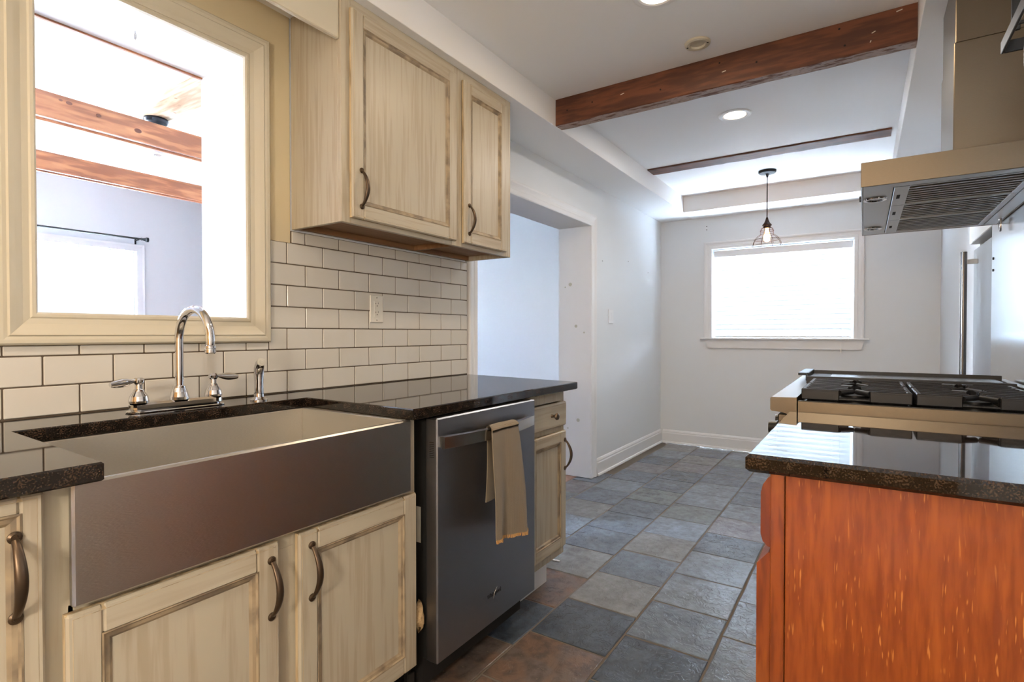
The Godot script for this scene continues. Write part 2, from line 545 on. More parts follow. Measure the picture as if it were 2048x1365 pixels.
# ================================================================ the room
func shell() -> void:
	# left wall, 0.27 m thick, with the pass-through over the sink and the doorway
	var w := struct("wall_left", "white left wall with a framed pass-through over the sink and a wide doorway", "wall", Vector3(0, 0, -2))
	part(w, "masonry", boxes([[-0.27, 0, 1.8, 0, 2.75, -0.473], [-0.27, 0, -0.473, 0, 1.172, -1.05], [-0.27, 2.08, -0.473, 0, 2.75, -1.05], [-0.27, 0, -1.05, 0, 2.75, -2.338], [-0.27, 1.977, -2.338, 0, 2.75, -3.827], [-0.27, 0, -3.827, 0, 2.75, -5.7]]), M.wall_white)
	var cp := part(w, "cream_paint", boxes([[0.0, 0.9, 1.8, 0.003, 2.287, -0.473], [0, 0.9, -0.473, 0.003, 1.172, -1.05], [0, 2.08, -0.473, 0.003, 2.287, -1.05], [0, 1.0, -1.05, 0.003, 2.287, -1.214]]), M.cream_wall)
	cp.set_meta("label", "cream painted wall round the pass-through")
	var wb := struct("wall_back", "white far wall with a low wide window and closed blind", "wall", Vector3(1.1, 0, -5.6))
	part(wb, "plaster", boxes([[0, 0, -5.7, 0.515, 2.6, -5.55], [1.70, 0, -5.7, 3.2, 2.6, -5.55], [0.515, 0, -5.7, 1.70, 1.075, -5.55], [0.515, 1.962, -5.7, 1.70, 2.6, -5.55]]), M.wall_white)
	var wr := struct("wall_right", "white right wall behind the range and refrigerator", "wall", Vector3(2.4, 0, -2))
	part(wr, "plaster", boxes([[2.22, 0, 1.8, 2.55, 2.6, -2.955], [2.295, 0, -3.80, 2.55, 2.6, -5.55], [3.05, 0, -2.955, 3.2, 2.6, -3.80], [2.55, 0, -2.90, 3.2, 2.6, -2.955], [2.55, 0, -3.80, 3.2, 2.6, -3.86]]), M.side_white_dimmed)
	part(wr, "panel_over_refrigerator", boxm(Vector3(2.245, 1.605, -2.957), Vector3(3.0, 2.285, -3.75), 0.003), M.trim_white)
	var wf := struct("wall_front", "tan wall behind the viewer, out of view, toned for the warm reflection in the hood", "wall", Vector3(1.1, 0, 1.85))
	part(wf, "plaster", boxm(Vector3(-0.27, 0, 1.8), Vector3(2.55, 2.6, 1.95)), M.tan_wall)  # unseen wall, its tan chosen to darken and warm the reflection in the steel
	var c := struct("ceiling", "white kitchen ceiling with a dropped soffit round its edge", "ceiling", Vector3(1.1, 2.435, -2))
	part(c, "plaster", boxm(Vector3(0, 2.435, 1.8), Vector3(3.2, 2.6, -5.55)), M.ceiling)
	part(c, "soffit", boxm(Vector3(0, 2.287, 1.8), Vector3(0.327, 2.435, -5.55), 0.002), M.ceiling)
	part(c, "soffit", boxm(Vector3(1.945, 2.287, 1.8), Vector3(2.295, 2.435, -5.55), 0.002), M.ceiling)
	part(c, "soffit", boxm(Vector3(0.327, 2.287, -5.198), Vector3(1.945, 2.435, -5.55), 0.002), M.ceiling)
	# baseboards
	var bp := [Vector2(0, 0), Vector2(0.028, 0), Vector2(0.028, 0.006), Vector2(0.024, 0.016), Vector2(0.016, 0.019), Vector2(0.016, 0.1), Vector2(0.012, 0.108), Vector2(0.012, 0.118), Vector2(0.006, 0.13), Vector2(0, 0.136)]
	var st := st_new()
	prism(st, bp, func(p, t): return Vector3(p.x, p.y, -3.93 - 1.62 * t))
	solo("baseboard_left", "white moulded baseboard between doorway and far corner", "baseboard", st.commit(), M.trim_white, "structure")
	st = st_new()
	prism(st, bp, func(p, t): return Vector3(0.03 + 2.26 * t, p.y, -5.55 + p.x))
	solo("baseboard_back", "white moulded baseboard under the far window", "baseboard", st.commit(), M.trim_white, "structure")

	for k in [[1.72, -4.05], [1.78, -4.62], [1.73, -5.15]]:
		part(w, "nail_hole", lathem(Vector3(0.0004, k[0], k[1]), Vector3.RIGHT, [Vector2(0.005, 0), Vector2(0.003, 0.0006), Vector2(0, 0.0006)], 8), M.black_gap)
	for k in [[0.46, 2.20], [0.46, 2.165]]:
		part(wb, "nail_hole", lathem(Vector3(k[0], k[1], -5.5496), Vector3.BACK, [Vector2(0.005, 0), Vector2(0.003, 0.0006), Vector2(0, 0.0006)], 8), M.black_gap)

func openings() -> void:
	# cream moulded frame round the pass-through, white lining boards inside it
	var t := struct("trim_1", "cream moulded frame of the pass-through above the sink", "trim", Vector3(0, 1.18, -0.76))
	var prof := [Vector2(0, 0.0), Vector2(0, 0.014), Vector2(0.005, 0.018), Vector2(0.012, 0.018), Vector2(0.016, 0.015), Vector2(0.03, 0.018), Vector2(0.045, 0.026), Vector2(0.058, 0.032), Vector2(0.062, 0.028), Vector2(0.07, 0.030), Vector2(0.079, 0.030), Vector2(0.084, 0.024), Vector2(0.084, 0.0)]
	var st := st_new()
	moulding(st, prof, 0.485, 1.038, 1.184, 2.068, left_wall_place)
	part(t, "moulding", st.commit(), M.cream)
	var lining := [["sill_board", [-0.272, 1.172, -0.473, 0.003, 1.184, -1.05]], ["head_board", [-0.272, 2.068, -0.473, 0.003, 2.08, -1.05]], ["side_board", [-0.272, 1.184, -1.038, 0.003, 2.068, -1.05]], ["side_board", [-0.272, 1.184, -0.473, 0.003, 2.068, -0.485]]]
	for q in lining:
		part(t, q[0], boxes([q[1]], 0.001), M.trim_white)
	for k in [[-0.12, 1.86, 0.012], [-0.06, 1.95, 0.008], [-0.2, 1.62, 0.008], [-0.16, 1.58, 0.012], [-0.08, 1.30, 0.005], [-0.1, 1.27, 0.004]]:
		part(t, "knot", lathem(Vector3(k[0], k[1], -1.0375), Vector3.BACK, [Vector2(k[2], 0), Vector2(k[2] * 0.5, 0.0004), Vector2(0.0, 0.0004)], 14), mat(Color(0.80, 0.80, 0.78), 0.4))
	part(t, "raw_edge", boxes([[-0.275, 2.062, -0.473, -0.262, 2.072, -1.05]], 0.001), M.pine)

	# wide doorway
	var d := struct("trim_2", "white moulded casing of the doorway beside the sink run", "trim", Vector3(0, 0, -3.1))
	var p2 := [Vector2(0, 0.0), Vector2(0, 0.012), Vector2(0.006, 0.016), Vector2(0.03, 0.016), Vector2(0.034, 0.013), Vector2(0.05, 0.016), Vector2(0.068, 0.024), Vector2(0.08, 0.024), Vector2(0.085, 0.02), Vector2(0.085, 0)]
	st = st_new()
	moulding(st, p2, 2.352, 3.815, 0.004, 1.965, left_wall_place, false)
	part(d, "casing", st.commit(), M.trim_white)
	part(d, "side_board", boxes([[-0.272, 0.004, -3.815, 0.0, 1.965, -3.827]], 0.001), M.trim_white)
	part(d, "side_board", boxes([[-0.272, 0.004, -2.338, 0.0, 1.965, -2.350]], 0.001), M.trim_white)
	part(d, "head_board", boxes([[-0.272, 1.965, -2.338, 0.0, 1.977, -3.827]], 0.001), M.trim_white)
	for k in [[-0.17, 1.52, 0.014], [-0.1, 0.45, 0.014], [-0.19, 0.38, 0.006], [-0.12, 1.19, 0.012], [-0.05, 1.14, 0.007], [-0.215, 1.5, 0.006]]:
		part(d, "knot", lathem(Vector3(k[0], k[1], -3.8145), Vector3.BACK, [Vector2(k[2], 0), Vector2(k[2] * 0.5, 0.0004), Vector2(0.0, 0.0004)], 14), mat(Color(0.76, 0.76, 0.71), 0.4))
	# window in the far wall
	var w := struct("window_1", "low wide window in the far wall with white casing and sill", "window", Vector3(1.1, 1.08, -5.55))
	st = st_new()
	var p3 := [Vector2(0, 0), Vector2(0, 0.012), Vector2(0.006, 0.016), Vector2(0.028, 0.016), Vector2(0.032, 0.013), Vector2(0.05, 0.015), Vector2(0.062, 0.021), Vector2(0.072, 0.021), Vector2(0.077, 0.017), Vector2(0.077, 0)]
	moulding(st, p3, 0.515, 1.70, 1.09, 1.962, back_wall_place, false)
	part(w, "casing", st.commit(), M.trim_white)
	part(w, "window_sill", boxm(Vector3(0.409, 1.075, -5.69), Vector3(1.817, 1.09, -5.505), 0.004), M.trim_white)
	st = st_new()
	prism(st, [Vector2(0.45, 1.075), Vector2(1.785, 1.075), Vector2(1.755, 0.99), Vector2(0.48, 0.99)], func(p, q): return Vector3(p.x, p.y, -5.55 + 0.018 * q))
	part(w, "sill_apron", st.commit(), M.trim_white)
	part(w, "sash", boxes([[0.515, 1.09, -5.69, 0.555, 1.962, -5.655], [1.66, 1.09, -5.69, 1.70, 1.962, -5.655], [0.555, 1.09, -5.69, 1.66, 1.13, -5.655], [0.555, 1.922, -5.69, 1.66, 1.962, -5.655], [1.09, 1.13, -5.69, 1.125, 1.922, -5.655]], 0.003), M.trim_white)
	for x in [0.555, 1.125]:
		part(w, "pane", boxm(Vector3(x, 1.13, -5.676), Vector3(x + 0.535, 1.922, -5.672)), M.glass)
	# blind hanging in the window
	var b := thing("window_blind", "white horizontal slat blind hanging closed in the far window", "blind", Vector3(1.1, 1.09, -5.61))
	part(b, "headrail", boxm(Vector3(0.525, 1.885, -5.64), Vector3(1.692, 1.950, -5.575), 0.004), M.trim_white)
	var slat := boxm(Vector3(-0.575, -0.001, -0.0275), Vector3(0.575, 0.001, 0.0275), 0.0008)
	for i in 17:
		var s := part(b, "slat", slat, M.slat)
		s.position += Vector3(1.108, 1.868 - i * 0.0445, -5.602)
		s.rotation.x = deg_to_rad(-73)
	part(b, "bottom_rail", boxm(Vector3(0.533, 1.095, -5.62), Vector3(1.683, 1.112, -5.585), 0.003), M.trim_white)
	for x in [0.66, 1.10, 1.55]:
		part(b, "ladder_string", tubem([Vector3(x, 1.887, -5.574), Vector3(x, 1.11, -5.574)], 0.0012, 5), M.trim_white)
	part(b, "pull_cord", tubem([Vector3(1.60, 1.887, -5.571), Vector3(1.605, 1.5, -5.569), Vector3(1.61, 1.10, -5.50), Vector3(1.61, 1.0, -5.495)], 0.0014, 5), M.trim_white)
	part(b, "cord_tassel", lathem(Vector3(1.61, 0.965, -5.495), Vector3.UP, [Vector2(0.0, 0.0), Vector2(0.006, 0.0), Vector2(0.005, 0.03), Vector2(0.0, 0.04)], 10), M.plastic)

func other_room() -> void:
	var f := struct("floor_001", "wooden board floor of the room beyond the doorway", "floor", Vector3(-2.3, 0, -1))
	part(f, "screed", boxm(Vector3(-4.65, -0.1, 3.15), Vector3(-0.12, -0.02, -4.75)), M.black_gap)
	for i in 38:
		var x := -0.121 - i * 0.119
		part(f, "plank", boxm(Vector3(x, -0.02, 3.0), Vector3(x - 0.117, -0.001, -4.6), 0.002), M.floor_wood)
	var wl := struct("wall_far", "bright white wall of the next room with a window, a curtain rod and an unseen daylight opening", "wall", Vector3(-4.55, 0, -1))
	part(wl, "plaster", boxes([[-4.65, 0, 3.15, -4.5, 2.85, 0.3], [-4.65, 0, 0.3, -4.5, 0.4, -0.6], [-4.65, 2.3, 0.3, -4.5, 2.85, -0.6], [-4.65, 0, -0.6, -4.5, 2.85, -1.72], [-4.65, 0, -1.72, -4.5, 1.30, -2.52], [-4.65, 1.978, -1.72, -4.5, 2.85, -2.52], [-4.65, 0, -2.52, -4.5, 2.85, -4.75]]), M.white)  # also leaves an unseen opening that lets daylight into the next room
	var we := struct("wall_end", "white end wall of the next room seen through the doorway", "wall", Vector3(-2.4, 0, -4.65))
	part(we, "plaster", boxm(Vector3(-4.5, 0, -4.75), Vector3(-0.27, 2.85, -4.6)), M.white)
	var wp := struct("added_partition", "white partition added beyond the doorway to block window light, out of view", "wall", Vector3(-1.7, 0, -2.65))
	part(wp, "plaster", boxm(Vector3(-3.05, 0, -2.70), Vector3(-0.27, 2.7, -2.60)), M.white)  # added partition that keeps window light off the end wall by the doorway
	var wn := struct("wall_near", "white wall of the next room, out of view", "wall", Vector3(-2.4, 0, 3.05))
	part(wn, "plaster", boxes([[-4.5, 0, 3.0, -0.27, 2.85, 3.15], [-0.27, 0, 3.15, -0.12, 2.85, 1.8]]), M.white)
	var c := struct("ceiling_001", "white ceiling of the next room above exposed beams", "ceiling", Vector3(-2.4, 2.7, -1))
	part(c, "plaster", boxm(Vector3(-4.65, 2.7, 3.15), Vector3(-0.27, 2.85, -4.75)), M.white)
	# the window with its rod
	var place := func(a, b, h): return Vector3(-4.5 + h, b, -a)
	var w := struct("window_2", "white framed window seen through the pass-through", "window", Vector3(-4.5, 1.3, -2.12))
	var st := st_new()
	moulding(st, [Vector2(0, 0), Vector2(0, 0.014), Vector2(0.05, 0.02), Vector2(0.068, 0.026), Vector2(0.068, 0)], 1.72, 2.52, 1.30, 1.978, place)
	part(w, "casing", st.commit(), M.trim_white)
	part(w, "sash", boxes([[-4.6, 1.30, -1.72, -4.55, 1.978, -1.775], [-4.6, 1.30, -2.465, -4.55, 1.978, -2.52], [-4.6, 1.30, -1.775, -4.55, 1.35, -2.465], [-4.6, 1.946, -1.775, -4.55, 1.978, -2.465]], 0.003), M.trim_white)
	part(w, "pane", boxm(Vector3(-4.578, 1.35, -1.775), Vector3(-4.574, 1.946, -2.465)), M.glass)
	var r := thing("curtain_rod", "thin black curtain rod above the window in the next room", "curtain rod", Vector3(-4.42, 2.1, -2.1))
	part(r, "rod", tubem([Vector3(-4.42, 2.10, -1.5), Vector3(-4.42, 2.10, -2.53)], 0.009, 10), M.black_metal)
	part(r, "finial", lathem(Vector3(-4.42, 2.10, -2.53), Vector3.FORWARD, [Vector2(0.009, 0), Vector2(0.014, 0.005), Vector2(0.012, 0.02), Vector2(0.017, 0.045), Vector2(0.024, 0.05), Vector2(0.024, 0.07), Vector2(0.0, 0.078)], 14), M.black_metal)
	part(r, "bracket", boxes([[-4.5, 2.05, -2.505, -4.49, 2.11, -2.52], [-4.49, 2.085, -2.507, -4.415, 2.094, -2.518]], 0.001), M.black_metal)
	# box beams: two brown boards with a white board set up between them
	for q in [[-1.18, "orange-brown box beam nearest to the pass-through", 2.065, 2.177], [-2.138, "orange-brown box beam second from the pass-through, lower in view", 2.065, 2.172]]:
		var b := thing("ceiling_beam", q[1], "beam", Vector3(q[0] - 0.04, q[2], -1.0), "box beams of the next room")
		part(b, "board", boxm(Vector3(q[0], q[2], 2.99), Vector3(q[0] - 0.016, q[3], -2.595), 0.002), M.pine)
		part(b, "board", boxm(Vector3(q[0] - 0.062, q[2], 2.99), Vector3(q[0] - 0.078, q[3], -2.595), 0.002), M.pine)
		part(b, "soffit_board", boxm(Vector3(q[0] - 0.0165, q[2] + 0.012, 2.99), Vector3(q[0] - 0.0615, q[2] + 0.028, -2.595)), M.trim_white)
		if q[0] > -1.5:
			for k in [[-1.04, 2.135, 0.007, 0.012], [-0.90, 2.155, 0.005, 0.008], [-1.2, 2.115, 0.011, 0.017], [-0.93, 2.152, 0.008, 0.01]]:
				var kn := part(b, "knot", lathem(Vector3.ZERO, Vector3.RIGHT, [Vector2(k[2], 0), Vector2(k[2] * 0.8, 0.0006), Vector2(0.0, 0.0008)], 16), mat(Color(0.33, 0.16, 0.08), 0.5))
				kn.position += Vector3(q[0], k[1], k[0])
				kn.scale = Vector3(1, 1, 1.5)
	var pl := thing("ceiling_plank", "pale wide wooden plank on the next room's ceiling carrying the fan", "plank", Vector3(-2, 2.65, -1.79))
	part(pl, "board", boxm(Vector3(-3.70, 2.65, -1.69), Vector3(-0.28, 2.699, -1.89), 0.003), M.pine_pale)
	for k in [[-2.05, -1.80], [-3.4, -1.76], [-2.2, -1.84], [-1.95, -1.73], [-3.3, -1.82]]:
		part(pl, "knot", lathem(Vector3(k[0], 2.6497, k[1]), Vector3.DOWN, [Vector2(0.01, 0), Vector2(0.008, 0.0004), Vector2(0.0, 0.0005)], 12), mat(Color(0.50, 0.36, 0.24), 0.5))
	# ceiling fan
	var fan := thing("ceiling_fan", "ceiling fan with black canopy hanging from the pale plank", "ceiling fan", Vector3(-2.43, 2.65, -1.82))
	var o := Vector3(-2.43, 2.65, -1.82)
	part(fan, "canopy", lathem(o, Vector3.DOWN, [Vector2(0.0, 0), Vector2(0.075, 0), Vector2(0.078, 0.012), Vector2(0.07, 0.03), Vector2(0.03, 0.045), Vector2(0.014, 0.05), Vector2(0, 0.05)], 24), mat(Color(0.10, 0.10, 0.12), 0.3, 0.5))
	part(fan, "downrod", tubem([o, o + Vector3(0, -0.13, 0)], 0.011, 10), M.black_metal)
	part(fan, "motor", lathem(o + Vector3(0, -0.11, 0), Vector3.DOWN, [Vector2(0, 0), Vector2(0.06, 0.005), Vector2(0.09, 0.03), Vector2(0.09, 0.07), Vector2(0.06, 0.09), Vector2(0.055, 0.14), Vector2(0, 0.145)], 24), M.white)
	for i in 3:
		var a := deg_to_rad(176 + i * 120)
		var bl := part(fan, "blade", boxm(Vector3(0.08, -0.003, -0.045), Vector3(0.37, 0.003, 0.045), 0.002), mat(Color(0.62, 0.60, 0.62), 0.5))
		bl.position += o + Vector3(0, -0.15, 0)
		bl.rotation = Vector3(0.2, a, 0)
	part(fan, "light_bowl", lathem(o + Vector3(0, -0.225, 0), Vector3.DOWN, [Vector2(0.0, 0), Vector2(0.045, 0.0), Vector2(0.043, 0.02), Vector2(0.02, 0.04), Vector2(0, 0.045)], 20), mat(Color(0.75, 0.74, 0.72), 0.3))
	for dx in [-0.012, 0.02]:
		part(fan, "pull_chain", tubem([o + Vector3(dx, -0.26, 0.02), o + Vector3(dx, -0.37, 0.02)], 0.0022, 6), mat(Color(0.55, 0.54, 0.52), 0.4, 0.5))
	# screw eye in the head of the pass-through
	var h := Vector3(-0.122, 2.068, -0.765)
	var e := thing("screw_eye", "small steel screw eye in the head of the pass-through", "hook", h)
	part(e, "shank", tubem([h, h + Vector3(0, -0.008, 0)], 0.0018, 8), M.steel_bright)
	var loop := []
	for i in 16:
		var a := TAU * i / 16.0
		loop.append(h + Vector3(sin(a) * 0.005, -0.017 + cos(a) * 0.009, 0))
	part(e, "eye", tubem(loop, 0.0017, 6, Vector3.ZERO, 1.0, true), M.steel_bright)

func tile_mesh(w: float, h: float) -> ArrayMesh:
	var key := "t%.4f_%.4f" % [w, h]
	if not cache.has(key):
		cache[key] = boxm(Vector3(0.0, -h / 2, -w / 2), Vector3(0.007, h / 2, w / 2), 0.0018)
	return cache[key]

func backsplash_tiles() -> void:
	var wall := get_node("wall_left")
	part(wall, "grout_bed", boxes([[0.003, 0.914, 0.5, 0.0075, 1.098, -2.263], [0.003, 1.098, -1.124, 0.0075, 1.463, -1.214], [0.003, 1.098, -1.214, 0.0075, 1.508, -2.263]]), M.grout)
	var ys := [0.916, 0.994, 1.0715, 1.149, 1.2275, 1.306, 1.3845, 1.463, 1.508]
	for r in 8:
		var y0: float = ys[r]
		var y1: float = ys[r + 1]
		var zoff := -0.4165 if r % 2 == 0 else -0.4945
		for k in range(-6, 14):
			var za: float = zoff - k * 0.1557
			var zb: float = za - 0.1557
			var spans := []
			if r < 2:
				spans.append([0.45, -2.262, y1])
			elif r == 2:
				spans.append([0.45, -1.123, 1.099])
				spans.append([-1.123, -2.262, y1])
			elif r < 7:
				spans.append([-1.124, -2.262, y1])
			else:
				spans.append([-1.2145, -2.262, y1])
			for s in spans:
				var a := minf(za, s[0])
				var b := maxf(zb, s[1])
				if a - b < 0.012:
					continue
				var w: float = a - b - 0.0036
				var h: float = s[2] - y0 - 0.0036
				var t := part(wall, "subway_tile", tile_mesh(w, h), M.tile)
				t.position += Vector3(0.004, (y0 + s[2]) / 2, (a + b) / 2)
				t.rotation = Vector3(0, rng.randf_range(-0.003, 0.003), rng.randf_range(-0.004, 0.004))

func slate_floor() -> void:
	var f := struct("floor", "kitchen floor of split slate tiles in blue grey and brown", "floor", Vector3(1.0, 0, -2))
	part(f, "mortar_bed", boxm(Vector3(-0.12, -0.12, 1.8), Vector3(3.2, -0.003, -5.55)), M.floor_grout)
	var cols := [-0.118, 0.10, 0.41, 0.72, 1.03, 1.338, 1.648, 1.957, 2.29]
	var meshes := {}
	for c in 8:
		var x0: float = cols[c]
		var x1: float = cols[c + 1]
		var z := 0.733 if c % 2 == 1 else 0.58
		while z > -5.54:
			var za := z
			var zb := maxf(z - 0.3085 - 0.003 * (c % 3), -5.548)
			var zc := (za + zb) / 2
			z = zb
			if za - zb < 0.02:
				continue
			if c < 2 and zc > -2.2 or c == 0 and zc < -3.9 or c == 0 and zc > -2.5:
				continue
			if c == 1 and zc > -1.0:
				continue
			if c > 5 and zc > -2.6:
				continue
			var variant := 0
			var h := hash(c * 131 + int(zc * 100.0)) % 100
			if h < 30: variant = 0
			elif h < 55: variant = 1
			elif h < 68: variant = 2
			elif h < 80: variant = 3
			elif h < 90: variant = 4
			else: variant = 7
			if c == 3:
				if zc > -1.75: variant = 5
				elif zc > -2.05: variant = 6
				elif zc > -2.36: variant = 3
				elif zc > -2.7: variant = 0
			elif c == 2:
				if zc > -1.5: variant = 5
				elif zc > -1.85: variant = 6
				elif zc > -2.2: variant = 5
				elif zc > -2.5: variant = 3
			elif c == 4 and zc > -1.95:
				variant = 6 if zc > -1.8 else 2
			var key := "%d_%.3f" % [c, za - zb]
			if not meshes.has(key):
				var list := []
				for v in 3:
					list.append(slate_mesh(x1 - x0, za - zb))
				meshes[key] = list
			var t := part(f, "slate_tile", meshes[key][absi(h) % 3], M.slate[variant])
			t.position += Vector3((x0 + x1) / 2, rng.randf_range(-0.0012, 0.0012), zc)

func slate_mesh(w: float, d: float) -> ArrayMesh:
	var st := st_new()
	var top := []
	var low := []
	var hw := w / 2 - 0.0028
	var hd := d / 2 - 0.0028
	for q in [[-1, -1], [0, -1], [1, -1], [1, 0], [1, 1], [0, 1], [-1, 1], [-1, 0]]:
		var p := Vector3(q[0] * (hw - rng.randf() * 0.0022), 0, q[1] * (hd - rng.randf() * 0.0022))
		low.append(p + Vector3(0, -0.012, 0))
		low.append(p + Vector3(0, -0.0022, 0))
		top.append(Vector3(p.x - q[0] * 0.003, rng.randf_range(-0.0012, 0.0005), p.z - q[1] * 0.003))
	var mid := Vector3(0, 0, 0)
	for i in 8:
		var j := (i + 1) % 8
		face(st, [mid, top[i], top[j]], Vector3.UP)
		face(st, [top[i], top[j], low[j * 2 + 1], low[i * 2 + 1]], Vector3(top[i].x + top[j].x, 0.05, top[i].z + top[j].z))
		face(st, [low[i * 2 + 1], low[j * 2 + 1], low[j * 2], low[i * 2]], Vector3(top[i].x + top[j].x, 0, top[i].z + top[j].z))
	return st.commit()

func rough_beam(x0: float, x1: float, y0: float, y1: float, z0: float, z1: float, jitter: float) -> ArrayMesh:
	var n := 36
	var rows := []
	for i in n + 1:
		var x := lerpf(x0, x1, float(i) / n)
		var j := func(): return rng.randf_range(-jitter, jitter)
		var c := jitter * 1.6
		rows.append([Vector3(x, y1, z0 + j.call() * 0.4), Vector3(x, y0 + c + j.call(), z0 + j.call() * 0.4), Vector3(x, y0 + j.call() * 0.5, z0 - c + j.call()), Vector3(x, y0 + j.call() * 0.5, z1 + c + j.call()), Vector3(x, y0 + c + j.call(), z1 + j.call() * 0.4), Vector3(x, y1, z1)])
	var st := st_new()
	var st2 := st_new()
	for i in n:
		for k in 5:
			var hint := [Vector3.BACK, Vector3(0, -1, 1), Vector3.DOWN, Vector3(0, -1, -1), Vector3.FORWARD][k] as Vector3
			var target := st2 if k == 2 else st
			var q := [rows[i][k], rows[i + 1][k], rows[i + 1][k + 1], rows[i][k + 1]]
			face(target, [q[0], q[1], q[2]], hint)
			face(target, [q[0], q[2], q[3]], hint)
	face(st, rows[0], Vector3.LEFT)
	face(st, rows[n], Vector3.RIGHT)
	var m := st.commit()
	st2.commit(m)
	return m

func beams() -> void:
	var b := thing("ceiling_beam", "thick rough dark brown wooden beam crossing the kitchen ceiling", "beam", Vector3(1.13, 2.29, -2.69))
	var o := part(b, "timber", rough_beam(0.328, 1.944, 2.289, 2.434, -2.656, -2.735, 0.0022))
	o.set_surface_override_material(0, M.beam_dark)
	o.set_surface_override_material(1, M.beam_pale)
	for k in [[0.55, 2.37], [0.92, 2.345], [1.2, 2.40], [1.68, 2.41], [1.70, 2.335], [1.36, 2.36], [0.40, 2.36]]:
		part(b, "nail_hole", lathem(Vector3(k[0], k[1], -2.6553), Vector3.BACK, [Vector2(0.0045, 0), Vector2(0.003, 0.0006), Vector2(0, 0.0006)], 8), M.black_gap)
	for k in [[1.80, 2.36, 0.014, 0.4], [1.79, 2.325, 0.008, 1.2], [1.885, 2.42, 0.02, 0.2], [1.22, 2.355, 0.018, 0.15], [0.72, 2.372, 0.02, 0.2]]:
		var chip := part(b, "paint_fleck", boxm(Vector3(-k[2] / 2, -0.0018, 0), Vector3(k[2] / 2, 0.0018, 0.0008)), M.cream)
		chip.position += Vector3(k[0], k[1], -2.6552)
		chip.rotation.z = k[3]
	var b2 := thing("ceiling_beam", "narrow brown beam set almost flush in the ceiling beyond the downlight", "beam", Vector3(1.1, 2.425, -4.25))
	o = part(b2, "timber", rough_beam(0.330, 1.915, 2.424, 2.4345, -4.168, -4.322, 0.003))
	o.set_surface_override_material(0, M.beam_dark)
	o.set_surface_override_material(1, M.beam_dark)

func downlight(at: Vector3, label: String, energy: float, tint: Color) -> void:
	var d := thing("recessed_light", label, "light", at, "recessed ceiling lights")
	part(d, "trim_ring", lathem(at, Vector3.DOWN, [Vector2(0.062, -0.002), Vector2(0.062, 0.003), Vector2(0.07, 0.006), Vector2(0.085, 0.006), Vector2(0.092, 0.002), Vector2(0.092, 0)], 40), M.trim_white)
	part(d, "lens", lathem(at, Vector3.DOWN, [Vector2(0.0, 0.0035), Vector2(0.062, 0.003)], 32), M.lens)
	var l := AreaLight3D.new()
	l.name = "lamp"
	l.area_size = Vector2(0.1, 0.1)
	l.light_color = tint
	l.light_energy = energy
	l.area_range = 12.0
	l.shadow_enabled = true
	l.rotation_degrees = Vector3(-90, 0, 0)
	l.position = Vector3(0, -0.012, 0)
	d.add_child(l)

func globe_profile(r: float) -> Array:
	var out := []
	for i in 17:
		var a := -PI / 2 + PI * i / 16.0
		out.append(Vector2(r * cos(a), r * sin(a)))
	return out

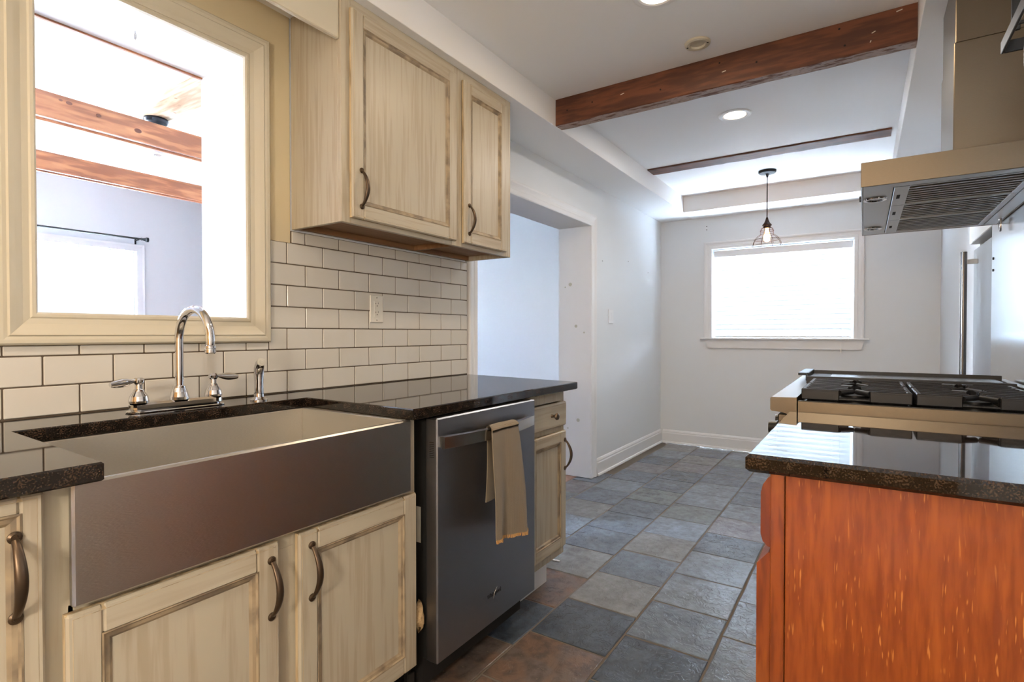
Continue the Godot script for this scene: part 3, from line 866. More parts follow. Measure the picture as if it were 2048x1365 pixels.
func ceiling_fittings() -> void:
	downlight(Vector3(1.10, 2.434, -2.04), "round recessed light nearest the viewer, cut by the top of the photo", 0.37, Color(1.0, 0.89, 0.75))
	downlight(Vector3(1.124, 2.434, -3.42), "round recessed light between the two wooden beams", 0.65, Color(1.0, 0.97, 0.93))
	downlight(Vector3(1.25, 2.434, -0.10), "round recessed light above the viewer, out of view", 0.37, Color(1.0, 0.87, 0.71))
	var c := Vector3(1.142, 2.434, -2.487)
	var s := thing("ceiling_mount", "round beige mounting plate of a missing detector beside the thick beam", "mounting plate", c)
	part(s, "plate", lathem(c, Vector3.DOWN, [Vector2(0.056, 0), Vector2(0.054, 0.008), Vector2(0.046, 0.011), Vector2(0.034, 0.010), Vector2(0.031, 0.002), Vector2(0, 0.002)], 36), M.cream)
	for dx in [-0.044, 0.044]:
		part(s, "screw_hole", lathem(c + Vector3(dx, -0.0106, 0.0), Vector3.DOWN, [Vector2(0.005, 0), Vector2(0.004, 0.0008), Vector2(0, 0.0008)], 10), M.black_gap)
	# globe fill lamp added behind the viewer to brighten the near half of the kitchen
	var gp := Vector3(1.62, 1.38, 1.1)
	var gl := thing("added_fill_lamp", "opal globe fill lamp added behind the viewer, out of view", "lamp", Vector3(gp.x, 0.0, gp.z))
	part(gl, "globe", lathem(gp, Vector3.UP, globe_profile(0.14), 28), M.globe)
	part(gl, "pole", tubem([gp + Vector3(0, -0.14, 0), Vector3(gp.x, 0.02, gp.z)], 0.01, 10), M.black_metal)
	part(gl, "base", lathem(Vector3(gp.x, 0.001, gp.z), Vector3.UP, [Vector2(0.14, 0), Vector2(0.14, 0.012), Vector2(0.02, 0.022), Vector2(0, 0.022)], 24), M.black_metal)
	var ol := OmniLight3D.new()
	ol.name = "glow"
	ol.light_color = Color(1.0, 0.945, 0.87)
	ol.light_energy = 1.06
	ol.light_size = 0.13
	ol.omni_range = 14.0
	ol.shadow_enabled = true
	ol.position = Vector3(0, 1.38, 0)
	gl.add_child(ol)
	# cage pendant
	var p := Vector3(1.12, 2.434, -4.734)
	var d := thing("pendant_lamp", "pendant lamp with bronze wire cage and glowing filament bulb before the window", "lamp", p)
	part(d, "canopy", lathem(p, Vector3.DOWN, [Vector2(0.066, 0), Vector2(0.066, 0.012), Vector2(0.06, 0.019), Vector2(0.02, 0.022), Vector2(0.012, 0.026), Vector2(0.007, 0.05), Vector2(0, 0.05)], 32), mat(Color(0.16, 0.17, 0.18), 0.35, 0.4))
	part(d, "cord", tubem([p + Vector3(0, -0.04, 0), p + Vector3(0, -0.38, 0)], 0.004, 8), M.black_metal)
	part(d, "socket", lathem(p + Vector3(0, -0.372, 0), Vector3.DOWN, [Vector2(0, 0), Vector2(0.007, 0.0), Vector2(0.012, 0.02), Vector2(0.02, 0.04), Vector2(0.034, 0.058), Vector2(0.036, 0.064), Vector2(0.028, 0.068), Vector2(0.026, 0.085), Vector2(0, 0.086)], 24), mat(Color(0.20, 0.13, 0.10), 0.4, 0.6))
	var cage := st_new()
	var prof := [Vector2(0.026, 1.985), Vector2(0.044, 1.972), Vector2(0.05, 1.955), Vector2(0.05, 1.925), Vector2(0.075, 1.908), Vector2(0.095, 1.885), Vector2(0.107, 1.860), Vector2(0.111, 1.838)]
	for i in 8:
		var a := TAU * (i + 0.3) / 8.0
		var line := []
		for q in prof:
			line.append(Vector3(p.x + cos(a) * q.x, q.y, p.z + sin(a) * q.x))
		tube(cage, line, 0.0016, 6)
	for q in [prof[2], prof[3], prof[5], prof[7]]:
		var ring := []
		for i in 32:
			ring.append(Vector3(p.x + cos(TAU * i / 32.0) * q.x, q.y, p.z + sin(TAU * i / 32.0) * q.x))
		tube(cage, ring, 0.0016, 6, Vector3.ZERO, 1.0, true)
	part(d, "wire_cage", cage.commit(), M.copper_wire)
	part(d, "bulb", lathem(p + Vector3(0, -0.455, 0), Vector3.DOWN, [Vector2(0.0, 0), Vector2(0.013, 0.0), Vector2(0.014, 0.02), Vector2(0.024, 0.055), Vector2(0.027, 0.08), Vector2(0.022, 0.1), Vector2(0.01, 0.112), Vector2(0, 0.114)], 20), M.bulb)
	var l := OmniLight3D.new()
	l.name = "glow"
	l.light_color = Color(1.0, 0.72, 0.42)
	l.light_energy = 0.03
	l.light_size = 0.02
	l.omni_range = 8.0
	l.shadow_enabled = true
	l.position = Vector3(0, -0.53, 0)
	d.add_child(l)

# ================================================================ cabinets
# bow pull on a face that looks along +x
func bow_pull(parent: Node, x: float, y: float, z: float, length := 0.118) -> void:
	var pts := []
	var rad := []
	for i in 15:
		var t := i / 14.0
		pts.append(Vector3(x + 0.005 + 0.027 * pow(sin(PI * t), 0.8), y + (t - 0.5) * length, z))
		rad.append(0.0036 + 0.0022 * sin(PI * t))
	var st := st_new()
	tube(st, pts, rad, 10, Vector3.BACK, 1.5)
	for s in [-1, 1]:
		lathe(st, Vector3(x, y + s * length * 0.53, z), Vector3.RIGHT, [Vector2(0.0095, 0), Vector2(0.0095, 0.0025), Vector2(0.006, 0.005), Vector2(0.0042, 0.005), Vector2(0.0036, 0.0065), Vector2(0, 0.0065)], 16)
	part(parent, "handle", st.commit(), M.bronze)

# framed door with a recessed panel on a face that looks along +x; zn is nearer to the viewer than zf
func panel_door(parent: Node, x0: float, x1: float, y0: float, y1: float, zn: float, zf: float, fw := 0.052, drawer := false) -> MeshInstance3D:
	var st := st_new()
	box(st, Vector3(x0, y0, zn), Vector3(x1, y1, zn - fw), 0.004)
	box(st, Vector3(x0, y0, zf + fw), Vector3(x1, y1, zf), 0.004)
	var m := st.commit()
	st = st_new()
	box(st, Vector3(x0, y0, zn - fw), Vector3(x1, y0 + fw, zf + fw), 0.004)
	box(st, Vector3(x0, y1 - fw, zn - fw), Vector3(x1, y1, zf + fw), 0.004)
	st.commit(m)
	var d := part(parent, "door", m)
	d.set_surface_override_material(0, M.cab)
	d.set_surface_override_material(1, M.cab_flat)
	var place := func(a, b, h): return Vector3(x1 + h, b, -a)
	# routed outer edge, worn to the glaze
	st = st_new()
	moulding(st, [Vector2(-0.009, 0.0003), Vector2(-0.004, -0.002), Vector2(0.0004, -0.008), Vector2(0.0004, -0.016)], -zn, -zf, y0, y1, place)
	part(d, "edge_glaze", st.commit(), M.glaze_soft)
	st = st_new()
	moulding(st, [Vector2(-0.016, -0.0095), Vector2(-0.010, -0.0045), Vector2(-0.003, -0.003), Vector2(0.0, 0.0006), Vector2(0.003, 0.0004)], -zn + fw, -zf - fw, y0 + fw, y1 - fw, place)
	part(d, "bead", st.commit(), M.glaze)
	part(d, "panel", boxm(Vector3(x0 + 0.002, y0 + fw - 0.003, zn - fw + 0.003), Vector3(x1 - 0.009, y1 - fw + 0.003, zf + fw - 0.003)), M.cab)
	return d

func wall_cabinet() -> void:
	var c := thing("wall_cabinet", "cream glazed two-door wall cabinet above the dishwasher", "cabinet", Vector3(0.14, 1.51, -1.73))
	var zn := -1.2155
	var zf := -2.258
	part(c, "side_panel", boxm(Vector3(0.010, 1.512, zn), Vector3(0.268, 2.2865, zn - 0.016), 0.001), M.cab)
	part(c, "side_panel", boxm(Vector3(0.010, 1.512, zf + 0.016), Vector3(0.268, 2.2865, zf), 0.001), M.cab)
	part(c, "back_panel", boxm(Vector3(0.0105, 1.53, zn - 0.016), Vector3(0.02, 2.2865, zf + 0.016)), M.raw_wood)
	part(c, "bottom_panel", boxm(Vector3(0.02, 1.535, zn - 0.016), Vector3(0.268, 1.55, zf + 0.016)), M.raw_wood)
	part(c, "divider", boxm(Vector3(0.02, 1.514, -1.833), Vector3(0.268, 1.535, -1.853)), M.raw_wood)
	part(c, "hanging_rail", boxm(Vector3(0.02, 1.514, zn - 0.016), Vector3(0.036, 1.535, zf + 0.016)), M.raw_wood)
	for q in [[zn, zn - 0.04], [-1.80, -1.885], [zf + 0.04, zf]]:
		part(c, "frame_stile", boxes([[0.268, 1.512, q[0], 0.287, 2.2865, q[1]]], 0.001), M.cab)
	for q in [[zn - 0.04, -1.80], [-1.885, zf + 0.04]]:
		part(c, "frame_rail", boxes([[0.268, 1.512, q[0], 0.287, 1.545, q[1]]], 0.001), M.cab_flat)
		part(c, "frame_rail", boxes([[0.268, 2.235, q[0], 0.287, 2.2865, q[1]]], 0.001), M.cab_flat)
	var d := panel_door(c, 0.288, 0.306, 1.53, 2.247, -1.248, -1.815)
	bow_pull(d, 0.306, 1.636, -1.288)
	d = panel_door(c, 0.288, 0.306, 1.53, 2.243, -1.866, -2.203)
	bow_pull(d, 0.306, 1.636, -1.90)
	var v := thing("valance_board", "cream valance board joining the wall cabinet above the sink", "valance", Vector3(0.28, 2.126, -0.4))
	part(v, "board", boxm(Vector3(0.262, 2.130, 1.0), Vector3(0.280, 2.2865, -1.2150), 0.003), M.cream)

func base_cabinets() -> void:
	# sink base
	var c := thing("sink_cabinet", "cream glazed two-door cabinet under the steel sink", "cabinet", Vector3(0.35, 0.0, -0.74))
	part(c, "carcass", boxes([[0.02, 0.14, -0.318, 0.64, 0.88, -0.334], [0.02, 0.14, -1.158, 0.64, 0.88, -1.174], [0.02, 0.14, -0.334, 0.64, 0.156, -1.158]]), M.cab)
	part(c, "toe_kick", boxm(Vector3(0.55, 0.002, -0.32), Vector3(0.565, 0.14, -1.17)), M.black_gap)
	part(c, "face_frame", boxes([[0.64, 0.14, -0.309, 0.66, 0.881, -0.3495], [0.64, 0.14, -1.133, 0.66, 0.881, -1.174], [0.64, 0.14, -0.341, 0.66, 0.18, -1.133], [0.64, 0.635, -0.341, 0.66, 0.672, -1.133], [0.64, 0.18, -0.715, 0.66, 0.635, -0.775]], 0.001), M.cab)
	var d := panel_door(c, 0.661, 0.681, 0.15, 0.6615, -0.333, -0.7185)
	bow_pull(d, 0.681, 0.5635, -0.699)
	d = panel_door(c, 0.661, 0.681, 0.15, 0.6615, -0.769, -1.162)
	bow_pull(d, 0.681, 0.5635, -0.803)
	part(c, "levelling_foot", boxes([[0.60, 0.002, -1.168, 0.64, 0.012, -1.198], [0.612, 0.012, -1.176, 0.628, 0.12, -1.19], [0.632, 0.03, -1.172, 0.638, 0.10, -1.196]], 0.001), mat(Color(0.30, 0.29, 0.27), 0.35, 0.8))
	# left neighbour
	var l := thing("base_cabinet", "cream glazed cabinet left of the sink, cut by the photo's edge", "cabinet", Vector3(0.35, 0, 0.1))
	part(l, "carcass", boxes([[0.02, 0.14, 0.5, 0.64, 0.88, 0.484], [0.02, 0.14, -0.29, 0.64, 0.88, -0.306], [0.02, 0.14, 0.484, 0.64, 0.156, -0.29]]), M.cab)
	part(l, "toe_kick", boxm(Vector3(0.55, 0.002, 0.5), Vector3(0.565, 0.14, -0.3)), M.black_gap)
	part(l, "face_frame", boxes([[0.64, 0.14, 0.5, 0.66, 0.881, 0.46], [0.64, 0.14, -0.27, 0.66, 0.881, -0.307], [0.64, 0.14, 0.46, 0.66, 0.18, -0.27], [0.64, 0.85, 0.46, 0.66, 0.881, -0.27]], 0.001), M.cab)
	d = panel_door(l, 0.661, 0.681, 0.15, 0.876, 0.08, -0.3065, 0.03)
	bow_pull(d, 0.681, 0.751, -0.27)
	# right end unit with a drawer
	var r := thing("base_cabinet", "narrow cream cabinet with drawer and door right of the dishwasher", "cabinet", Vector3(0.35, 0, -1.95))
	part(r, "carcass", boxes([[0.02, 0.155, -1.79, 0.64, 0.88, -1.806], [0.02, 0.155, -2.107, 0.64, 0.88, -2.123], [0.02, 0.155, -1.806, 0.64, 0.171, -2.107], [0.02, 0.171, -1.806, 0.03, 0.88, -2.107]]), M.cab)
	part(r, "toe_kick", boxm(Vector3(0.56, 0.002, -1.80), Vector3(0.575, 0.155, -2.12)), M.trim_white)
	part(r, "face_frame", boxes([[0.64, 0.155, -1.79, 0.66, 0.881, -1.815], [0.64, 0.155, -2.095, 0.66, 0.881, -2.123], [0.64, 0.155, -1.815, 0.66, 0.20, -2.095], [0.64, 0.835, -1.815, 0.66, 0.881, -2.095], [0.64, 0.70, -1.815, 0.66, 0.735, -2.095]], 0.001), M.cab)
	d = panel_door(r, 0.661, 0.681, 0.197, 0.705, -1.80, -2.108, 0.048)
	bow_pull(d, 0.681, 0.602, -2.095)
	var dr := part(r, "drawer", boxm(Vector3(0.661, 0.728, -1.80), Vector3(0.681, 0.832, -2.112), 0.006), M.cab_flat)
	var st := st_new()
	moulding(st, [Vector2(-0.010, 0.0003), Vector2(-0.004, -0.002), Vector2(0.0004, -0.008), Vector2(0.0004, -0.016)], 1.80, 2.112, 0.728, 0.832, func(a, b, h): return Vector3(0.681 + h, b, -a))
	part(dr, "edge_glaze", st.commit(), M.glaze)
	part(dr, "knob", lathem(Vector3(0.681, 0.783, -1.978), Vector3.RIGHT, [Vector2(0.008, 0), Vector2(0.006, 0.004), Vector2(0.0055, 0.014), Vector2(0.012, 0.018), Vector2(0.0155, 0.024), Vector2(0.013, 0.03), Vector2(0.006, 0.033), Vector2(0, 0.0335)], 20), M.bronze)

func counters() -> void:
	var poly := [Vector2(0.012, 1.0), Vector2(0.714, 1.0), Vector2(0.714, -0.376), Vector2(0.216, -0.385), Vector2(0.213, -1.131), Vector2(0.709, -1.118), Vector2(0.706, -2.167), Vector2(0.012, -2.262)]
	var o := solo("countertop", "polished dark brown granite counter round the steel sink", "countertop", slab(poly, 0.8825, 0.9145, 0.003), M.granite)
	o = solo("countertop", "polished dark granite counter on the orange cabinet before the range", "countertop", slab([Vector2(1.60, -1.027), Vector2(2.215, -1.027), Vector2(2.215, -1.658), Vector2(1.60, -1.658)], 0.8825, 0.9145, 0.006), M.granite)

func sink_and_tap() -> void:
	var s := thing("farmhouse_sink", "brushed stainless steel apron-front sink under the pass-through", "sink", Vector3(0.45, 0.674, -0.737))
	part(s, "apron", boxm(Vector3(0.672, 0.674, -0.3395), Vector3(0.690, 0.8815, -1.131), 0.004), M.steel)
	var st := st_new()
	box(st, Vector3(0.20, 0.676, -0.35), Vector3(0.216, 0.8815, -1.125), 0.001)
	box(st, Vector3(0.216, 0.676, -0.35), Vector3(0.672, 0.8815, -0.366), 0.001)
	box(st, Vector3(0.216, 0.676, -1.109), Vector3(0.672, 0.8815, -1.125), 0.001)
	box(st, Vector3(0.216, 0.676, -0.366), Vector3(0.672, 0.688, -1.109), 0.001)
	part(s, "basin", st.commit(), M.steel_basin_lit)
	part(s, "drain", lathem(Vector3(0.44, 0.688, -0.74), Vector3.UP, [Vector2(0.055, 0), Vector2(0.052, 0.003), Vector2(0.04, 0.003), Vector2(0.035, 0.0005), Vector2(0, 0.0005)], 28), M.chrome)
	# bridge tap on a long plate
	var zc := -0.765
	var f := thing("faucet", "polished chrome gooseneck faucet with two lever handles behind the sink", "faucet", Vector3(0.12, 0.9145, zc))
	st = st_new()
	var plan := []
	for i in 20:
		var a := TAU * i / 20.0
		plan.append(Vector2(0.128 + 0.031 * cos(a), zc - (0.1 if sin(a) >= 0 else -0.1) - 0.031 * sin(a)))
	part(f, "base_plate", slab(plan, 0.9148, 0.9195, 0.002), M.chrome)
	var plan2 := []
	for q in plan:
		plan2.append(Vector2(0.128 + (q.x - 0.128) * 0.8, zc + (q.y - zc) * 0.95))
	part(f, "body", slab(plan2, 0.9195, 0.942, 0.006), M.chrome)
	var neck := []
	neck.append(Vector3(0.135, 0.94, zc))
	neck.append(Vector3(0.135, 1.02, zc))
	for i in 17:
		var a := PI - PI * 1.04 * i / 16.0
		neck.append(Vector3(0.135 + 0.085 + 0.085 * cos(a), 1.112 + 0.085 * sin(a), zc))
	neck.append(Vector3(0.3035, 1.095, zc))
	part(f, "spout", tubem(neck, 0.0115, 16), M.chrome)
	part(f, "spout_collar", lathem(Vector3(0.135, 0.941, zc), Vector3.UP, [Vector2(0.024, 0), Vector2(0.0245, 0.008), Vector2(0.021, 0.022), Vector2(0.0165, 0.034), Vector2(0.0165, 0.038), Vector2(0.0115, 0.04)], 24), M.chrome)
	part(f, "aerator", lathem(Vector3(0.3035, 1.098, zc), Vector3.DOWN, [Vector2(0.0115, 0), Vector2(0.0145, 0.002), Vector2(0.0145, 0.008), Vector2(0.0135, 0.009), Vector2(0.0145, 0.011), Vector2(0.0145, 0.02), Vector2(0.011, 0.023), Vector2(0, 0.023)], 24), M.chrome)
	for q in [[zc + 0.1, 1.0], [zc - 0.1, -1.0]]:
		var at := Vector3(0.128, 0.941, q[0])
		var st2 := st_new()
		lathe(st2, at, Vector3.UP, [Vector2(0.024, 0), Vector2(0.0245, 0.006), Vector2(0.022, 0.018), Vector2(0.013, 0.032), Vector2(0.013, 0.035), Vector2(0.0095, 0.038), Vector2(0.009, 0.05), Vector2(0.013, 0.055), Vector2(0.0135, 0.062), Vector2(0.009, 0.068), Vector2(0, 0.069)], 24)
		var h := part(f, "handle", st2.commit(), M.chrome)
		var pts := []
		var rad := []
		for i in 10:
			var t := i / 9.0
			pts.append(at + Vector3(0.010 * t, 0.060 - 0.006 * t, q[1] * (0.008 + 0.062 * t)))
			rad.append([0.0055, 0.005, 0.007, 0.0098, 0.0112, 0.0116, 0.0112, 0.0102, 0.0088, 0.006][i])
		part(h, "lever", tubem(pts, rad, 12), M.chrome)
	var sp := Vector3(0.150, 0.9148, -0.998)
	var g := thing("side_sprayer", "chrome side sprayer standing right of the faucet", "sprayer", sp)
	part(g, "base", lathem(sp, Vector3.UP, [Vector2(0.026, 0), Vector2(0.026, 0.003), Vector2(0.019, 0.008), Vector2(0.015, 0.012), Vector2(0.0145, 0.022), Vector2(0.016, 0.024), Vector2(0, 0.024)], 24), M.chrome)
	part(g, "wand", tubem([sp + Vector3(0, 0.022, 0), sp + Vector3(0, 0.05, 0), sp + Vector3(0, 0.085, 0), sp + Vector3(0.003, 0.105, 0.001), sp + Vector3(0.012, 0.119, 0.003), sp + Vector3(0.022, 0.124, 0.005)], [0.0145, 0.0135, 0.0155, 0.0155, 0.0145, 0.012], 16), M.chrome)
	part(g, "nozzle", lathem(sp + Vector3(0.021, 0.1235, 0.005), Vector3(1, 0.2, 0.25), [Vector2(0.0125, 0), Vector2(0.0125, 0.004), Vector2(0.006, 0.005), Vector2(0.005, 0.006), Vector2(0, 0.006)], 18), mat(Color(0.75, 0.74, 0.70), 0.4))

func dishwasher() -> void:
	var d := thing("dishwasher", "stainless steel dishwasher with bar handle between the cream cabinets", "dishwasher", Vector3(0.4, 0, -1.49))
	part(d, "tub", boxm(Vector3(0.06, 0.05, -1.214), Vector3(0.655, 0.865, -1.77)), M.black_gap)
	var door := part(d, "door", boxm(Vector3(0.672, 0.138, -1.209), Vector3(0.718, 0.8765, -1.777), 0.004), M.steel_deep)
	for i in 9:
		part(door, "vent_slot", boxm(Vector3(0.688, 0.758 + i * 0.0055, -1.2085), Vector3(0.706, 0.7605 + i * 0.0055, -1.2093)), M.black_gap)
	part(d, "toe_panel", boxm(Vector3(0.60, 0.006, -1.22), Vector3(0.61, 0.13, -1.77)), M.black_gap)
	part(d, "door_seal", boxm(Vector3(0.655, 0.14, -1.214), Vector3(0.672, 0.87, -1.772)), M.dark)
	# bowed bar handle
	var st := st_new()
	var n := 14
	var rows := []
	for i in n + 1:
		var t := float(i) / n
		var z := lerpf(-1.214, -1.728, t)
		var out := 0.732 + 0.034 * sin(PI * t) 
		rows.append([Vector3(out, 0.786, z), Vector3(out + 0.012, 0.788, z), Vector3(out + 0.012, 0.823, z), Vector3(out, 0.825, z)])
	for i in n:
		for k in 4:
			var m := (k + 1) % 4
			face(st, [rows[i][k], rows[i][m], rows[i + 1][m], rows[i + 1][k]], [Vector3.DOWN, Vector3.RIGHT, Vector3.UP, Vector3.LEFT][k])
	face(st, rows[0], Vector3.BACK)
	face(st, rows[n], Vector3.FORWARD)
	box(st, Vector3(0.718, 0.79, -1.218), Vector3(0.738, 0.821, -1.236))
	box(st, Vector3(0.718, 0.79, -1.706), Vector3(0.738, 0.821, -1.724))
	part(door, "bar_handle", st.commit(), M.steel_bright)
	# maker's badge
	var tm := TextMesh.new()
	tm.text = "Whirlpool"
	tm.font_size = 16
	tm.pixel_size = 0.00105
	tm.depth = 0.001
	var font := SystemFont.new()
	font.font_names = PackedStringArray(["Droid Serif"])
	tm.font = font
	var badge := part(door, "badge", tm, mat(Color(0.04, 0.04, 0.045), 0.4))
	badge.position += Vector3(0.7187, 0.2365, -1.503)
	badge.rotation_degrees.y = 90
	var sw := []
	for i in 9:
		var t := i / 8.0
		sw.append(Vector3(0.7192, 0.219 + 0.034 * t, -1.498 - 0.022 * t + 0.006 * sin(PI * t)))
	part(door, "badge_swoosh", tubem(sw, 0.0009, 6), M.steel_bright)
	part(d, "rating_label", boxm(Vector3(0.630, 0.49, -1.2132), Vector3(0.648, 0.60, -1.2138)), M.paper)
	# towel hanging over the bar
	var tw := thing("dish_towel", "beige woven dish towel hanging over the dishwasher handle", "towel", Vector3(0.78, 0.42, -1.53))
	part(tw, "cloth", towel_mesh(), M.towel)
	st = st_new()
	for i in 40:
		var t := i / 39.0
		var p := towel_point(1.0, t)
		tube(st, [p, p + Vector3(rng.randf_range(-0.001, 0.002), -0.009 - rng.randf() * 0.003, rng.randf_range(-0.002, 0.002))], 0.0022, 5)
	part(tw, "fringe", st.commit(), M.towel_hem)
	# insulation bulging out of the gap
	var fo := thing("insulation_wad", "pale lump of insulation foam stuffed beside the dishwasher", "foam", Vector3(0.66, 0.22, -1.19))
	st = st_new()
	var rows2 := []
	for i in 11:
		var ring := []
		for k in 12:
			var a := TAU * k / 12.0
			var q := sin(PI * i / 10.0)
			var r: float = q * (0.016 + 0.004 * sin(a * 3.0 + i) + rng.randf_range(-0.002, 0.002))
			ring.append(Vector3(0.658 + cos(a) * r * 1.3, 0.225 + i * 0.0105, -1.1915 + sin(a) * r * 0.78 - 0.004 * sin(i * 0.9)))
		rows2.append(ring)
	for i in 10:
		for k in 12:
			var m := (k + 1) % 12
			var c := Vector3(0.658, 0.225 + i * 0.0105, -1.1905)
			smooth_quad(st, [rows2[i][k], rows2[i][m], rows2[i + 1][m], rows2[i + 1][k]], [(rows2[i][k] - c).normalized(), (rows2[i][m] - c).normalized(), (rows2[i + 1][m] - c).normalized(), (rows2[i + 1][k] - c).normalized()])
	fo.position.z -= 0.0
	part(fo, "lump", st.commit(), M.foam)

# s runs from the back hem over the bar to the front hem, t across
func towel_point(s: float, t: float) -> Vector3:
	var bar := 0.7655
	var zl := lerpf(-1.428, -1.392, clampf((s - 0.36) / 0.1, 0.0, 1.0))
	var zr := -1.552
	var x: float
	var y: float
	if s < 0.36:
		var k := s / 0.36
		y = lerpf(0.575, 0.812, k)
		x = 0.742 + 0.004 * sin(k * 3.0)
		zl = lerpf(-1.422, -1.428, k)
		zr = lerpf(-1.55, -1.556, k)
	elif s < 0.46:
		var a := PI * (s - 0.36) / 0.10
		y = 0.814 + 0.016 * sin(a)
		x = bar - 0.0225 * cos(a) - 0.001
	else:
		var k := (s - 0.46) / 0.54
		y = lerpf(0.812, lerpf(0.468, 0.440, t), k)
		x = 0.787 + 0.006 * k
		zl = lerpf(-1.392, -1.404, k)
		zr = lerpf(-1.548, -1.622, pow(k, 0.8))
	var drop := 0.0
	if s > 0.46:
		drop = (s - 0.46) / 0.54
	x += 0.009 * sin(t * 8.5 + 0.6 + s) * (0.25 + drop) + 0.004 * sin(t * 19.0 + s * 5.0) * drop
	return Vector3(x, y, lerpf(zl, zr, t) + 0.004 * sin(s * 14.0) * drop)

func towel_mesh() -> ArrayMesh:
	var st := st_new()
	var ns := 60
	var nt := 24
	for side in [0, 1]:
		for i in ns:
			for k in nt:
				var v := []
				var nn := []
				for q in [[i, k], [i, k + 1], [i + 1, k + 1], [i + 1, k]]:
					var s: float = float(q[0]) / ns
					var t: float = float(q[1]) / nt
					var p := towel_point(s, t)
					var ds := towel_point(minf(s + 0.004, 1.0), t) - towel_point(maxf(s - 0.004, 0.0), t)
					var dt := towel_point(s, minf(t + 0.01, 1.0)) - towel_point(s, maxf(t - 0.01, 0.0))
					var n := dt.cross(ds).normalized()
					if n.dot(Vector3(1, 0.3, 0)) < 0 and s > 0.46:
						n = -n
					if side == 1:
						v.append(p - n * 0.0032)
						nn.append(-n)
					else:
						v.append(p)
						nn.append(n)
				smooth_quad(st, v, nn)
	for t in [0.0, 1.0]:
		for i in ns:
			var a := towel_point(float(i) / ns, t)
			var b := towel_point(float(i + 1) / ns, t)
			face(st, [a, b, b - Vector3(0.0032, 0, 0), a - Vector3(0.0032, 0, 0)], Vector3(0, 0, 1.0 if t == 0.0 else -1.0))
	return st.commit()

func wall_plates() -> void:
	var c := Vector3(0.0115, 1.236, -1.622)
	var o := thing("power_outlet", "beige double power outlet on the subway tiles", "outlet", c)
	part(o, "cover_plate", boxm(c + Vector3(0.0, -0.0585, 0.037), c + Vector3(0.006, 0.0585, -0.037), 0.0035), M.plastic)
	part(o, "socket_block", boxm(c + Vector3(0.004, -0.034, 0.0165), c + Vector3(0.0075, 0.034, -0.0165), 0.001), M.plastic)
	for s in [-1, 1]:
		part(o, "slot", boxes([[c.x + 0.0074, c.y + s * 0.019 - 0.001 + 0.003, c.z + 0.009, c.x + 0.0078, c.y + s * 0.019 + 0.007, c.z + 0.0065], [c.x + 0.0074, c.y + s * 0.019 + 0.002, c.z - 0.0055, c.x + 0.0078, c.y + s * 0.019 + 0.009, c.z - 0.0075]]), M.dark)
		part(o, "ground_hole", lathem(c + Vector3(0.0074, s * 0.019 - 0.006, 0.0), Vector3.RIGHT, [Vector2(0.0026, 0), Vector2(0.0024, 0.0004), Vector2(0, 0.0004)], 10), M.dark)
		part(o, "screw", lathem(c + Vector3(0.0058, s * 0.048, 0.0), Vector3.RIGHT, [Vector2(0.003, 0), Vector2(0.0025, 0.0008), Vector2(0, 0.0009)], 10), M.steel_bright)
	part(o, "test_buttons", boxes([[c.x + 0.0074, c.y - 0.0045, c.z + 0.006, c.x + 0.0082, c.y - 0.001, c.z - 0.006], [c.x + 0.0074, c.y + 0.001, c.z + 0.006, c.x + 0.0082, c.y + 0.0045, c.z - 0.006]]), M.plastic)
	c = Vector3(0.0005, 1.275, -4.215)
	var s := thing("light_switch", "white light switch between doorway and far corner", "switch", c)
	part(s, "cover_plate", boxm(c + Vector3(0, -0.059, 0.05), c + Vector3(0.007, 0.059, -0.05), 0.003), M.trim_white)
	part(s, "rocker", boxes([[c.x + 0.005, c.y - 0.034, c.z + 0.034, c.x + 0.0085, c.y + 0.034, c.z + 0.005], [c.x + 0.005, c.y - 0.034, c.z - 0.005, c.x + 0.0085, c.y + 0.034, c.z - 0.034]], 0.0015), M.trim_white)

